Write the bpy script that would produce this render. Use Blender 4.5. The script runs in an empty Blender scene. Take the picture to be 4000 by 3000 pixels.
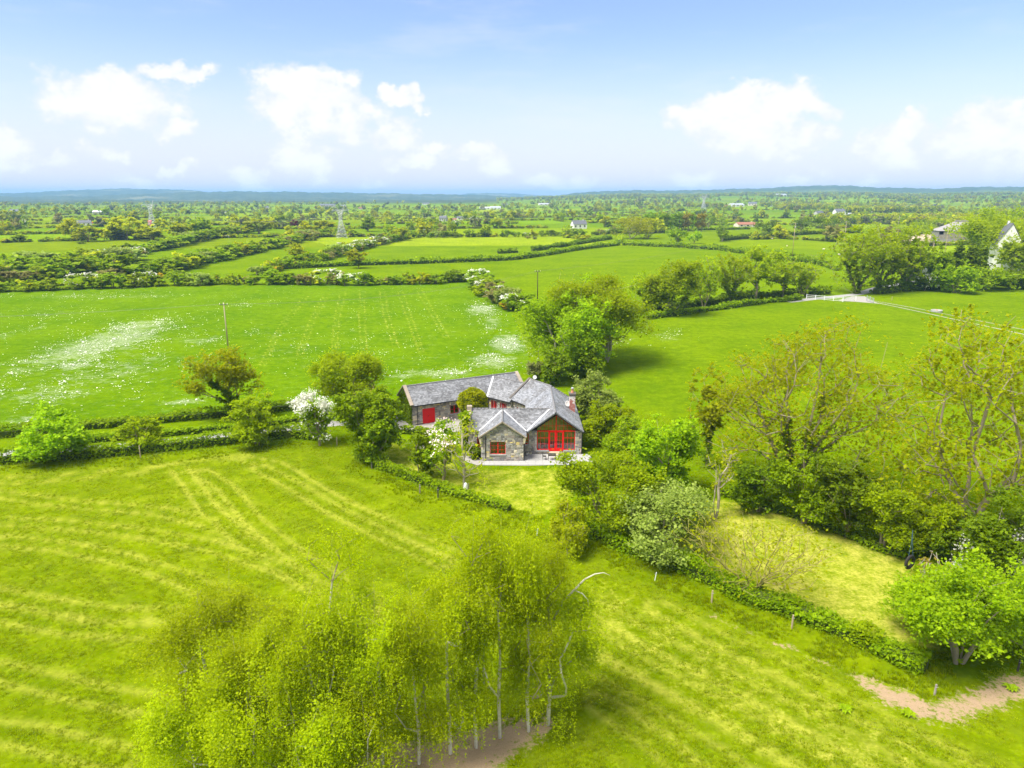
import bpy, bmesh, math, random
import numpy as np
from mathutils import Vector, Matrix

# ------------------------------------------------------------------ camera, sky, sun, exposure
scene = bpy.context.scene
COL = scene.collection
R_ = math.radians
CAM_H = 32.0
F_, CU, CV, HV = 1537.0, 1106.0, 829.5, 423.0          # focal length and centre of the survey grid
TH = math.atan((CV - HV) / F_)
CT, ST = math.cos(TH), math.sin(TH)
cam_d = bpy.data.cameras.new('camera')
cam_d.sensor_width = 36.0
cam_d.sensor_fit = 'HORIZONTAL'
cam_d.lens = F_ / 2212.0 * 36.0
cam_d.clip_start = 0.5
cam_d.clip_end = 60000
cam = bpy.data.objects.new('camera', cam_d)
COL.objects.link(cam)
cam.location = (0, 0, CAM_H)
cam.rotation_euler = (math.pi / 2 - TH, 0, 0)
scene.camera = cam

SUN_DIR = Vector((-0.44, -0.26, 0.86)).normalized()
sun_d = bpy.data.lights.new('sun', 'SUN')
sun_d.energy = 2.0
sun_d.angle = R_(30.0)
sun_d.color = (1.0, 0.955, 0.87)
sun = bpy.data.objects.new('sun', sun_d)
COL.objects.link(sun)
sun.rotation_euler = SUN_DIR.to_track_quat('Z', 'Y').to_euler()

vs = scene.view_settings
vs.view_transform = 'Standard'
vs.look = 'None'
vs.exposure = 2.0
vs.gamma = 1.0
vs.use_curve_mapping = False
scene.render.engine = 'CYCLES'
cy = scene.cycles
cy.use_denoising = True
cy.max_bounces = 8
cy.diffuse_bounces = 5
cy.glossy_bounces = 3
cy.transmission_bounces = 6
cy.transparent_max_bounces = 8
cy.volume_bounces = 0
cy.sample_clamp_indirect = 6.0
cy.use_adaptive_sampling = True
cy.adaptive_threshold = 0.015
cy.caustics_reflective = False
cy.caustics_refractive = False


class NT:
    """small helper round a node tree"""
    def __init__(self, tree):
        self.t = tree
        tree.nodes.clear()

    def n(self, typ, ins=None, **kw):
        nd = self.t.nodes.new(typ)
        for k, v in kw.items():
            setattr(nd, k, v)
        for k, v in (ins or {}).items():
            s = nd.inputs[k]
            if isinstance(v, bpy.types.NodeSocket):
                self.t.links.new(v, s)
            elif isinstance(v, bpy.types.Node):
                self.t.links.new(v.outputs[0], s)
            else:
                s.default_value = v
        return nd

    def m(self, op, a, b=0.0, c=None, clamp=False):
        ins = {0: a, 1: b}
        if c is not None:
            ins[2] = c
        return self.n('ShaderNodeMath', ins, operation=op, use_clamp=clamp).outputs[0]

    def mix(self, f, a, b, blend='MIX'):
        nd = self.n('ShaderNodeMix', data_type='RGBA', blend_type=blend, clamp_factor=True)
        for i, v in ((0, f), (6, a), (7, b)):
            s = nd.inputs[i]
            if isinstance(v, bpy.types.NodeSocket):
                self.t.links.new(v, s)
            else:
                s.default_value = v if i == 0 else (*v[:3], 1.0)
        return nd.outputs[2]

    def step(self, x, lo, hi, a=0.0, b=1.0):
        nd = self.n('ShaderNodeMapRange', {0: x, 1: lo, 2: hi, 3: a, 4: b}, interpolation_type='SMOOTHSTEP')
        return nd.outputs[0]

    def noise(self, vec, scale, detail=2.0, rough=0.5):
        return self.n('ShaderNodeTexNoise', {'Vector': vec, 'Scale': scale, 'Detail': detail, 'Roughness': rough}).outputs['Fac']

    def attr(self, name):
        return self.n('ShaderNodeAttribute', attribute_name=name).outputs['Fac']

    def value(self, col, f):
        return self.n('ShaderNodeHueSaturation', {'Value': f, 'Color': col} if not isinstance(col, tuple) else {'Value': f, 'Color': (*col, 1)}).outputs[0]


def pix_dir(u, v):
    a, b = (u - CU) / F_, -(v - CV) / F_
    return Vector((a, CT + b * ST, -ST + b * CT)).normalized()


# world: physical sky with fair-weather cumulus at fixed bearings
world = bpy.data.worlds.new('World')
scene.world = world
world.use_nodes = True
w = NT(world.node_tree)
SKY_K = 0.0515
sky = w.n('ShaderNodeTexSky', sky_type='NISHITA')
sky.sun_disc = False
sky.sun_elevation = math.asin(SUN_DIR.z)
sky.sun_rotation = math.atan2(SUN_DIR.x, SUN_DIR.y)
sky.air_density = 1.0
sky.dust_density = 0.6
sky.ozone_density = 2.0
tc = w.n('ShaderNodeTexCoord')
dirv = tc.outputs['Generated']
sep = w.n('ShaderNodeSeparateXYZ', {0: dirv})
wst = w.n('ShaderNodeMapping', {'Vector': dirv, 'Scale': (1, 1, 1.3)}, vector_type='POINT').outputs[0]
wrp = w.n('ShaderNodeTexNoise', {'Vector': wst, 'Scale': 16.0, 'Detail': 6.0, 'Roughness': 0.62}).outputs['Color']
wsep = w.n('ShaderNodeSeparateColor', {0: wrp})
az = w.m('ADD', w.m('ARCTAN2', sep.outputs[0], sep.outputs[1]), w.m('MULTIPLY', w.m('SUBTRACT', wsep.outputs[0], 0.5), 0.11))
el = w.m('ADD', w.m('ARCSINE', sep.outputs[2]), w.m('MULTIPLY', w.m('SUBTRACT', wsep.outputs[1], 0.5), 0.075))
# (u, v, half width, half height) of each cloud, turned into bearing and elevation
CLOUDS = [(240, 215, 115, 62), (262, 175, 55, 38), (175, 225, 60, 28), (370, 155, 55, 17), (385, 283, 38, 17), (222, 333, 32, 22), (0, 315, 36, 50),
          (640, 215, 100, 62), (720, 205, 60, 50), (600, 190, 60, 32), (730, 260, 95, 50), (850, 290, 70, 34), (880, 215, 32, 15),
          (655, 345, 52, 46), (885, 350, 50, 18), (950, 310, 28, 18), (1022, 335, 30, 22), (1062, 368, 36, 20), (525, 375, 36, 18), (310, 390, 36, 15),
          (1180, 385, 44, 16), (1235, 395, 36, 15), (1600, 250, 120, 50), (1590, 215, 62, 36), (1690, 220, 100, 45), (1770, 225, 45, 30),
          (1650, 300, 110, 42), (1500, 245, 36, 20), (1910, 335, 62, 36), (1990, 260, 36, 36), (2110, 290, 80, 55), (2090, 255, 30, 26), (2190, 300, 60, 46), (1940, 290, 60, 30),
          (2230, 340, 90, 50), (1480, 380, 50, 15), (1740, 385, 40, 14), (1860, 390, 34, 12), (800, 395, 20, 11), (550, 405, 26, 10), (105, 345, 40, 14), (390, 365, 24, 9)]
field = None
for (u, v, hw, hh) in CLOUDS:
    d = pix_dir(u, v)
    if hh < 24: hw, hh = hw * 1.25, hh * 1.25
    a0, e0 = math.atan2(d.x, d.y), math.asin(d.z)
    dx = w.m('MULTIPLY', w.m('SUBTRACT', az, a0), F_ / hw * 1.02)
    dy = w.m('MULTIPLY', w.m('SUBTRACT', el, e0), F_ / hh * 1.12)
    q = w.m('SUBTRACT', 1.0, w.m('MULTIPLY_ADD', dx, dx, w.m('MULTIPLY', dy, dy)))
    field = q if field is None else w.m('SMOOTH_MAX', field, q, 0.35)
field = w.m('MAXIMUM', field, -1.2)
stretch = w.n('ShaderNodeMapping', {'Vector': dirv, 'Scale': (1, 1, 1.35)}, vector_type='POINT').outputs[0]
n_big = w.noise(stretch, 13.0, 7.0, 0.62)
n_fine = w.noise(stretch, 34.0, 5.0, 0.6)
dens = w.m('ADD', field, w.m('MULTIPLY', w.m('SUBTRACT', n_big, 0.5), 3.6))
dens = w.m('ADD', dens, w.m('MULTIPLY', w.m('SUBTRACT', n_fine, 0.5), 2.0))
cov = w.step(dens, -0.45, 0.65)
haze_st = w.n('ShaderNodeMapping', {'Vector': dirv, 'Scale': (1, 1, 5.0)}, vector_type='POINT').outputs[0]
veil = w.m('MULTIPLY', w.step(w.noise(haze_st, 4.5, 5.0, 0.6), 0.52, 0.82), 0.30)
cov = w.m('MAXIMUM', cov, veil)
# denser unseen clouds, added to brighten the fill light, over the rest of the dome
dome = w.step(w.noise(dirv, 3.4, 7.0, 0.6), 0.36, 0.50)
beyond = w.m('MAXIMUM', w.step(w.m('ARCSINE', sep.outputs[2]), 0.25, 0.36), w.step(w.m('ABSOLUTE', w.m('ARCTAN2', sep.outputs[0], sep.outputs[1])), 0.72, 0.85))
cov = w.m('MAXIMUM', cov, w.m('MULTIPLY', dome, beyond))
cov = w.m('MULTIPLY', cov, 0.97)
shade = w.step(w.m('ADD', dens, w.m('MULTIPLY', w.m('SUBTRACT', n_fine, 0.5), 2.5)), -0.2, 1.5)
cl_col = w.mix(shade, (4.75, 4.8, 5.1), (5.45, 5.45, 5.45))
sk = w.n('ShaderNodeMix', data_type='RGBA', blend_type='MULTIPLY')
sk.inputs[0].default_value = 1.0
w.t.links.new(sky.outputs[0], sk.inputs[6])
sk.inputs[7].default_value = (0.93, 0.905, 1.0, 1)
skycol = sk.outputs[2]
SKY_TINT = sk
low = w.m('MULTIPLY', w.step(w.m('ARCSINE', sep.outputs[2]), 0.0, 0.21, 1.0, 0.0), 0.82)
skycol = w.mix(low, skycol, (4.5, 4.45, 5.0))
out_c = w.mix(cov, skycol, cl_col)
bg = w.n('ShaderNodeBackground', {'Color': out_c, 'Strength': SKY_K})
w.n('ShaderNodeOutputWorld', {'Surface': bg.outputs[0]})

# ------------------------------------------------------------------ land form
rng = np.random.default_rng(7)
random.seed(7)


def sstep(a, b, x):
    t = np.clip((np.asarray(x, float) - a) / (b - a), 0, 1)
    return t * t * (3 - 2 * t)


def gz(x, y):
    x = np.asarray(x, float)
    y = np.asarray(y, float)
    r = np.hypot(x, y)
    azm = np.arctan2(x, y)
    u = CU + F_ * np.tan(np.clip(azm, -1.2, 1.2))
    crest = sstep(3800, 6000, r) * (2.2 * np.sin(azm * 310) + 1.8 * np.sin(azm * 733 + 1) + 1.5 * np.sin(azm * 1291 + r / 90) + 2.5 * np.sin(azm * 97 + r / 400))
    roll = sstep(330, 1000, r) * (1.6 * np.sin(x / 130 + 1.0) * np.cos(y / 170) + 1.5 * np.sin(x / 310 + y / 260))
    rise = sstep(1300, 4600, r) * sstep(-0.12, 0.25, azm) * 33 * (1 + 0.12 * np.sin(azm * 21) + .08 * np.sin(azm * 47))
    rise2 = sstep(1500, 4000, r) * 6
    def ridge(us, vs_, r0, wd):
        vv = np.interp(u, us, vs_)
        top = np.maximum(0, CAM_H + r0 * (HV - vv) / F_)
        return top * np.exp(-((r - r0) / wd) ** 2)
    h1 = ridge([-300, 0, 120, 220, 290, 360, 440, 520, 700], [430, 421, 418, 413, 411, 412, 414, 421, 436], 9500, 1500)
    h2 = ridge([-300, 0, 250, 400, 450, 560, 650, 760, 900, 1000, 1100, 1180], [434, 426, 424, 419, 416.5, 416, 417, 418.5, 420, 422, 427, 436], 7000, 1000)
    h3 = ridge([930, 1010, 1060, 1110, 1200, 1300], [436, 420, 418.5, 421, 427, 436], 10500, 900)
    h4 = ridge([1150, 1230, 1300, 1400, 1600, 1750, 1850, 2000, 2300], [436, 424, 421, 420, 419, 413, 417, 418, 416], 6800, 1200)
    return crest + roll + rise + rise2 + np.maximum(np.maximum(h1, h2), np.maximum(h3, h4))


def G(u, v):
    """point of the land seen in survey direction (u, v)"""
    d = pix_dir(u, v)
    t = -CAM_H / d.z
    for _ in range(12):
        p = Vector((d.x * t, d.y * t, 0))
        z = float(gz(p.x, p.y))
        t += 0.8 * ((z - CAM_H) / d.z - t)
    p = Vector((d.x * t, d.y * t, 0))
    p.z = float(gz(p.x, p.y))
    return p


def G0(u, v):
    d = pix_dir(u, v)
    t = -CAM_H / d.z
    return (d.x * t, d.y * t)


def height_at(u, vtop, y):
    d = pix_dir(u, vtop)
    return CAM_H + d.z * y / d.y


def poly_dist(px, py, pts):
    """distance of many points from a polyline"""
    best = np.full(px.shape, 1e9)
    for (x0, y0), (x1, y1) in zip(pts[:-1], pts[1:]):
        dx, dy = x1 - x0, y1 - y0
        L = dx * dx + dy * dy + 1e-9
        t = np.clip(((px - x0) * dx + (py - y0) * dy) / L, 0, 1)
        best = np.minimum(best, np.hypot(px - x0 - t * dx, py - y0 - t * dy))
    return best


def in_poly(px, py, pts):
    res = np.zeros(px.shape, bool)
    n = len(pts)
    for i in range(n):
        x0, y0 = pts[i]
        x1, y1 = pts[(i + 1) % n]
        c = ((y0 > py) != (y1 > py)) & (px < (x1 - x0) * (py - y0) / (y1 - y0 + 1e-12) + x0)
        res ^= c
    return res


def wl(uv):
    return [G0(u, v) for u, v in uv]


# ------------------------------------------------------------------ mesh helpers
ORG = {}


def tag(o, label=None, cat=None, group=None, kind=None):
    if label: o['label'] = label
    if cat: o['category'] = cat
    if group: o['group'] = group
    if kind: o['kind'] = kind
    return o


def empty(name, loc, label=None, cat=None, group=None, rz=0.0):
    o = bpy.data.objects.new(name, None)
    COL.objects.link(o)
    o.location = loc
    o.rotation_euler = (0, 0, rz)
    o.empty_display_size = 0.3
    ORG[o] = Vector(loc)
    return tag(o, label, cat, group)


def link(name, mesh, parent=None, loc=(0, 0, 0), rot=(0, 0, 0), scale=(1, 1, 1)):
    o = bpy.data.objects.new(name, mesh)
    COL.objects.link(o)
    o.location = loc
    o.rotation_euler = rot
    o.scale = scale
    if parent is not None:
        o.parent = parent
    ORG[o] = Vector((0, 0, 0))
    return o


def fast_mesh(name, V, faces_n, mat, smooth=False):
    """V: (n*k,3) array, k corners per separate face"""
    me = bpy.data.meshes.new(name)
    n = len(V)
    nf = n // faces_n
    me.vertices.add(n)
    me.vertices.foreach_set('co', np.ascontiguousarray(V, np.float32).ravel())
    me.loops.add(n)
    me.loops.foreach_set('vertex_index', np.arange(n, dtype=np.int32))
    me.polygons.add(nf)
    me.polygons.foreach_set('loop_start', np.arange(nf, dtype=np.int32) * faces_n)
    me.update(calc_edges=True)
    if mat: me.materials.append(mat)
    return me


class MB:
    def __init__(self):
        self.v, self.f, self.sm = [], [], False

    def poly(self, pts):
        i = len(self.v)
        self.v += [tuple(p) for p in pts]
        self.f.append(tuple(range(i, i + len(pts))))

    def mesh(self, verts, faces):
        i = len(self.v)
        self.v += [tuple(p) for p in verts]
        self.f += [tuple(i + k for k in f) for f in faces]

    def box(self, x0, x1, y0, y1, z0, z1):
        self.mesh([(x0, y0, z0), (x1, y0, z0), (x1, y1, z0), (x0, y1, z0), (x0, y0, z1), (x1, y0, z1), (x1, y1, z1), (x0, y1, z1)],
                  [(3, 2, 1, 0), (4, 5, 6, 7), (0, 1, 5, 4), (1, 2, 6, 5), (2, 3, 7, 6), (3, 0, 4, 7)])

    def prism(self, pts, off):
        off = Vector(off)
        a = [Vector(p) for p in pts]
        b = [p + off for p in a]
        n = len(a)
        self.mesh(a + b, [tuple(range(n)), tuple(range(2 * n - 1, n - 1, -1))] + [(i, i + n, (i + 1) % n + n, (i + 1) % n) for i in range(n)])

    def bar(self, p0, p1, w_, h_, up=(0, 0, 1)):
        p0, p1 = Vector(p0), Vector(p1)
        d = (p1 - p0).normalized()
        s = d.cross(Vector(up))
        if s.length < 1e-4: s = d.cross(Vector((1, 0, 0)))
        s.normalize()
        t = s.cross(d).normalized()
        q = [s * (a * w_ / 2) + t * (b * h_ / 2) for a, b in ((-1, -1), (1, -1), (1, 1), (-1, 1))]
        self.prism([p0 + k for k in q], p1 - p0)

    def tube(self, pts, rad, n=6, cap=True):
        pts = [Vector(p) for p in pts]
        if not isinstance(rad, (list, tuple)): rad = [rad] * len(pts)
        i0 = len(self.v)
        for k, p in enumerate(pts):
            d = (pts[min(k + 1, len(pts) - 1)] - pts[max(k - 1, 0)]).normalized()
            s = d.cross(Vector((0, 0, 1)))
            if s.length < 1e-3: s = Vector((1, 0, 0))
            s.normalize()
            t = d.cross(s)
            for j in range(n):
                a = 2 * math.pi * j / n
                self.v.append(tuple(p + (s * math.cos(a) + t * math.sin(a)) * rad[k]))
        for k in range(len(pts) - 1):
            for j in range(n):
                a, b = i0 + k * n + j, i0 + k * n + (j + 1) % n
                self.f.append((a, b, b + n, a + n))
        if cap:
            self.f.append(tuple(i0 + n - 1 - j for j in range(n)))
            self.f.append(tuple(i0 + (len(pts) - 1) * n + j for j in range(n)))

    def lathe(self, prof, c=(0, 0, 0), n=12):
        i0 = len(self.v)
        for r, z in prof:
            for j in range(n):
                a = 2 * math.pi * j / n
                self.v.append((c[0] + r * math.cos(a), c[1] + r * math.sin(a), c[2] + z))
        for k in range(len(prof) - 1):
            for j in range(n):
                a, b = i0 + k * n + j, i0 + k * n + (j + 1) % n
                self.f.append((a, b, b + n, a + n))
        self.f.append(tuple(i0 + n - 1 - j for j in range(n)))
        self.f.append(tuple(i0 + (len(prof) - 1) * n + j for j in range(n)))

    def build(self, name, mat, parent=None, smooth=False):
        org = ORG.get(parent, Vector((0, 0, 0)))
        me = bpy.data.meshes.new(name)
        me.from_pydata([(a - org.x, b - org.y, c - org.z) for a, b, c in self.v], [], self.f)
        bm = bmesh.new()
        bm.from_mesh(me)
        bmesh.ops.recalc_face_normals(bm, faces=bm.faces)
        bm.to_mesh(me)
        bm.free()
        if smooth:
            me.polygons.foreach_set('use_smooth', [True] * len(me.polygons))
        if mat: me.materials.append(mat)
        o = bpy.data.objects.new(name, me)
        COL.objects.link(o)
        if parent is not None: o.parent = parent
        ORG[o] = org
        return o


# ------------------------------------------------------------------ materials
MATS = {}


def simple(name, col, rough=0.7, metal=0.0, var=0.12, scale=6.0, bump=0.0, spec=0.3):
    m = bpy.data.materials.new(name)
    m.use_nodes = True
    t = NT(m.node_tree)
    pos = t.n('ShaderNodeNewGeometry').outputs['Position']
    n1 = t.noise(pos, scale, 5.0, 0.6)
    n2 = t.noise(pos, scale * 0.13, 3.0, 0.5)
    f = t.m('ADD', t.m('MULTIPLY', t.m('SUBTRACT', n1, 0.5), var * 2), t.m('MULTIPLY', t.m('SUBTRACT', n2, 0.5), var * 2))
    c = t.value(col, t.m('ADD', f, 1.0))
    ins = {'Base Color': c, 'Roughness': rough, 'Metallic': metal, 'Specular IOR Level': spec}
    if bump:
        ins['Normal'] = t.n('ShaderNodeBump', {'Strength': bump, 'Distance': 0.03, 'Height': n1}).outputs[0]
    b = t.n('ShaderNodeBsdfPrincipled', ins)
    t.n('ShaderNodeOutputMaterial', {0: b.outputs[0]})
    MATS[name] = m
    return m


def leaf(name, a, b, trans=0.35, spec=0.06):
    """leaves: colour differs from leaf to leaf and from plant to plant"""
    m = bpy.data.materials.new(name)
    m.use_nodes = True
    t = NT(m.node_tree)
    isl = t.n('ShaderNodeNewGeometry').outputs['Random Per Island']
    obj = t.n('ShaderNodeObjectInfo').outputs['Random']
    c = t.mix(isl, a, b)
    pos = t.n('ShaderNodeNewGeometry').outputs['Position']
    c = t.value(c, t.m('MULTIPLY_ADD', t.noise(pos, 0.9, 3.0, 0.6), 0.7, 0.68))
    hs = t.n('ShaderNodeHueSaturation', {'Hue': t.m('MULTIPLY_ADD', obj, 0.010, 0.496), 'Value': t.m('MULTIPLY_ADD', obj, 0.36, 0.84), 'Color': c}).outputs[0]
    d = t.n('ShaderNodeBsdfPrincipled', {'Base Color': hs, 'Roughness': 0.55, 'Specular IOR Level': spec})
    tr = t.n('ShaderNodeBsdfTranslucent', {'Color': hs})
    mx = t.n('ShaderNodeMixShader', {0: trans, 1: d.outputs[0], 2: tr.outputs[0]})
    t.n('ShaderNodeOutputMaterial', {0: mx.outputs[0]})
    MATS[name] = m
    return m


leaf('leaf_birch', (0.32, 0.405, 0.002), (0.47, 0.55, 0.005), 0.55)
leaf('leaf_fresh', (0.22, 0.365, 0.002), (0.39, 0.54, 0.01), 0.52)
leaf('leaf_lime', (0.27, 0.375, 0.003), (0.42, 0.515, 0.006), 0.6)
leaf('leaf_mid', (0.18, 0.285, 0.002), (0.31, 0.425, 0.006), 0.5)
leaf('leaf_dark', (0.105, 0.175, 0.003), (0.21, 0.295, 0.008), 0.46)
leaf('leaf_olive', (0.29, 0.335, 0.002), (0.45, 0.475, 0.006), 0.6)
leaf('leaf_bronze', (0.28, 0.24, 0.02), (0.4, 0.33, 0.04), 0.45)
leaf('leaf_pale', (0.23, 0.32, 0.035), (0.40, 0.49, 0.10), 0.5)
leaf('leaf_grey', (0.16, 0.19, 0.045), (0.26, 0.28, 0.08), 0.42)
leaf('leaf_red', (0.100, 0.015, 0.015), (0.200, 0.030, 0.030), 0.3)
leaf('leaf_gorse', (0.500, 0.360, 0.010), (0.700, 0.500, 0.020), 0.2)
leaf('blossom_white', (0.60, 0.61, 0.50), (0.80, 0.79, 0.70), 0.3)
leaf('blossom_pink', (0.80, 0.62, 0.60), (0.90, 0.82, 0.78), 0.3)
leaf('grass_blade', (0.24, 0.31, 0.002), (0.34, 0.41, 0.003), 0.5)
leaf('grass_rough', (0.17, 0.25, 0.002), (0.28, 0.36, 0.004), 0.5)
leaf('far_green', (0.25, 0.35, 0.003), (0.42, 0.52, 0.01), 0.5)
leaf('far_yellow', (0.38, 0.42, 0.003), (0.54, 0.56, 0.01), 0.5)
leaf('far_dark', (0.12, 0.18, 0.006), (0.24, 0.31, 0.012), 0.45)
leaf('far_brown', (0.24, 0.23, 0.06), (0.36, 0.34, 0.10), 0.45)
leaf('far_grey', (0.17, 0.19, 0.07), (0.28, 0.29, 0.11), 0.45)
leaf('wildflower', (0.70, 0.71, 0.60), (0.88, 0.88, 0.80), 0.3)
simple('bark', (0.30, 0.25, 0.17), 0.9, var=0.35, scale=9, bump=0.6)
simple('bark_pale', (0.36, 0.32, 0.23), 0.9, var=0.35, scale=8, bump=0.4)
simple('bark_birch', (0.62, 0.57, 0.46), 0.8, var=0.45, scale=5, bump=0.3)
simple('bark_lichen', (0.33, 0.29, 0.09), 0.9, var=0.35, scale=10, bump=0.3)
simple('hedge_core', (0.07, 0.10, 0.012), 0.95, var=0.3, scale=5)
simple('white_paint', (0.80, 0.80, 0.78), 0.6, var=0.05)
simple('render_white', (0.78, 0.77, 0.73), 0.85, var=0.08, scale=1.5)
simple('render_cream', (0.66, 0.60, 0.48), 0.85, var=0.08, scale=1.5)
simple('render_grey', (0.42, 0.41, 0.39), 0.85, var=0.10, scale=1.5)
simple('far_slate', (0.13, 0.135, 0.15), 0.7, var=0.15, scale=2)
simple('far_tile', (0.30, 0.13, 0.08), 0.8, var=0.15, scale=2)
simple('red_paint', (0.72, 0.006, 0.006), 0.5, var=0.06, scale=3)
simple('red_shade', (0.50, 0.020, 0.016), 0.4, var=0.06, scale=3)
simple('black_paint', (0.018, 0.018, 0.020), 0.45, var=0.1)
simple('lead', (0.72, 0.73, 0.75), 0.5, var=0.06, scale=4)
simple('coping', (0.36, 0.30, 0.235), 0.9, var=0.3, scale=7, bump=0.4)
simple('coping_dark', (0.14, 0.125, 0.11), 0.9, var=0.3, scale=7, bump=0.4)
simple('sill_stone', (0.30, 0.30, 0.30), 0.85, var=0.15, scale=8, bump=0.2)
simple('sand_stone', (0.55, 0.48, 0.34), 0.85, var=0.2, scale=5, bump=0.3)
simple('mortar', (0.44, 0.41, 0.37), 0.95, var=0.25, scale=14, bump=0.6)
simple('brick_red', (0.40, 0.16, 0.12), 0.9, var=0.4, scale=5, bump=0.3)
simple('terracotta', (0.50, 0.22, 0.13), 0.8, var=0.15)
simple('limewash', (0.72, 0.68, 0.64), 0.9, var=0.2, scale=6)
simple('wood_post', (0.36, 0.29, 0.19), 0.9, var=0.25, scale=7, bump=0.3)
simple('wood_grey', (0.27, 0.235, 0.20), 0.9, var=0.3, scale=7, bump=0.3)
simple('pole_wood', (0.40, 0.32, 0.22), 0.9, var=0.25, scale=4)
simple('pole_dark', (0.06, 0.055, 0.045), 0.9, var=0.25, scale=4)
simple('galvanised', (0.55, 0.57, 0.59), 0.45, metal=0.5, var=0.1)
simple('wire', (0.16, 0.16, 0.15), 0.7, metal=0.0, var=0.05)
simple('gravel', (0.33, 0.31, 0.28), 0.95, var=0.22, scale=22, bump=0.7)
simple('tarmac', (0.33, 0.32, 0.315), 0.9, var=0.12, scale=9, bump=0.3)
simple('paving', (0.38, 0.375, 0.36), 0.85, var=0.12, scale=4, bump=0.15)
simple('rubber', (0.03, 0.027, 0.025), 0.8, var=0.3)
simple('rope_blue', (0.05, 0.11, 0.15), 0.7)
simple('dish_grey', (0.62, 0.62, 0.60), 0.5, var=0.15, scale=6)
simple('interior_cream', (0.76, 0.74, 0.68), 0.9)
simple('interior_floor', (0.50, 0.45, 0.38), 0.5, var=0.2, scale=3)
simple('sofa_white', (0.74, 0.71, 0.66), 0.9)
simple('barn_sheet', (0.27, 0.25, 0.235), 0.7, var=0.2, scale=1.0)
simple('barn_roof', (0.31, 0.29, 0.28), 0.7, var=0.15, scale=1.2)
simple('rubble_heap', (0.50, 0.40, 0.30), 0.95, var=0.25, scale=1.5, bump=0.6)
simple('fleece', (0.72, 0.68, 0.58), 0.95, var=0.12, scale=8)
simple('sheep_face', (0.55, 0.50, 0.44), 0.9)
simple('stone_ruin', (0.40, 0.37, 0.33), 0.95, var=0.3, scale=4, bump=0.6)


def stone_material():
    m = bpy.data.materials.new('rubble_stone')
    m.use_nodes = True
    t = NT(m.node_tree)
    g = t.n('ShaderNodeNewGeometry')
    r = t.m('FRACT', t.m('ADD', g.outputs['Random Per Island'], t.n('ShaderNodeObjectInfo').outputs['Random']))
    ramp = t.n('ShaderNodeValToRGB', {0: r})
    cr = ramp.color_ramp
    cr.interpolation = 'CONSTANT'
    cols = [(0.0, (0.20, 0.185, 0.175)), (0.16, (0.27, 0.25, 0.23)), (0.30, (0.15, 0.14, 0.14)), (0.44, (0.33, 0.29, 0.24)), (0.56, (0.235, 0.20, 0.19)), (0.68, (0.29, 0.28, 0.275)),
            (0.78, (0.42, 0.36, 0.25)), (0.86, (0.19, 0.165, 0.16)), (0.93, (0.47, 0.42, 0.33)), (0.97, (0.46, 0.36, 0.16))]
    while len(cr.elements) < len(cols): cr.elements.new(0.5)
    for e, (p, c) in zip(cr.elements, cols):
        e.position = p
        e.color = (*c, 1)
    n = t.noise(g.outputs['Position'], 9.0, 6.0, 0.65)
    c = t.value(ramp.outputs[0], t.m('MULTIPLY_ADD', n, 1.1, 0.88))
    bp = t.n('ShaderNodeBump', {'Strength': 0.5, 'Distance': 0.03, 'Height': n}).outputs[0]
    b = t.n('ShaderNodeBsdfPrincipled', {'Base Color': c, 'Roughness': 0.9, 'Specular IOR Level': 0.2, 'Normal': bp})
    t.n('ShaderNodeOutputMaterial', {0: b.outputs[0]})
    MATS['rubble_stone'] = m


stone_material()


def slate_material(name, base, warm):
    m = bpy.data.materials.new(name)
    m.use_nodes = True
    t = NT(m.node_tree)
    uv = t.n('ShaderNodeUVMap', uv_map='slates').outputs[0]
    sp = t.n('ShaderNodeSeparateXYZ', {0: uv})
    row = t.m('FLOOR', sp.outputs[1])
    colm = t.m('FLOOR', t.m('ADD', sp.outputs[0], t.m('MULTIPLY', row, 0.5)))
    cell = t.n('ShaderNodeCombineXYZ', {0: colm, 1: row})
    wn = t.n('ShaderNodeTexWhiteNoise', {0: cell.outputs[0]}, noise_dimensions='2D').outputs[0]
    fx = t.m('FRACT', t.m('ADD', sp.outputs[0], t.m('MULTIPLY', row, 0.5)))
    joint = t.m('MINIMUM', t.step(fx, 0.0, 0.07), t.step(t.m('SUBTRACT', 1.0, fx), 0.0, 0.07))
    pos = t.n('ShaderNodeNewGeometry').outputs['Position']
    lich = t.noise(pos, 0.45, 4.0, 0.6)
    fine = t.noise(pos, 7.0, 5.0, 0.7)
    k = t.m('ADD', 0.52, t.m('MULTIPLY', wn, 0.62))
    k = t.m('ADD', k, t.m('MULTIPLY', t.m('SUBTRACT', fine, 0.5), 0.5))
    k = t.m('MULTIPLY', k, t.step(joint, 0, 1, 0.55, 1.0))
    stain = t.m('MULTIPLY', t.step(lich, 0.44, 0.62), t.step(fine, 0.36, 0.58))
    c = t.mix(stain, base, warm)
    c = t.value(c, k)
    white = t.m('MULTIPLY', t.step(t.noise(pos, 3.2, 6.0, 0.75), 0.60, 0.72), 0.55)
    c = t.mix(white, c, (0.42, 0.42, 0.40))
    b = t.n('ShaderNodeBsdfPrincipled', {'Base Color': c, 'Roughness': 0.55, 'Specular IOR Level': 0.35})
    t.n('ShaderNodeOutputMaterial', {0: b.outputs[0]})
    MATS[name] = m


slate_material('slate', (0.29, 0.30, 0.325), (0.17, 0.165, 0.16))
slate_material('slate_old', (0.285, 0.29, 0.305), (0.16, 0.16, 0.165))


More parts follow.
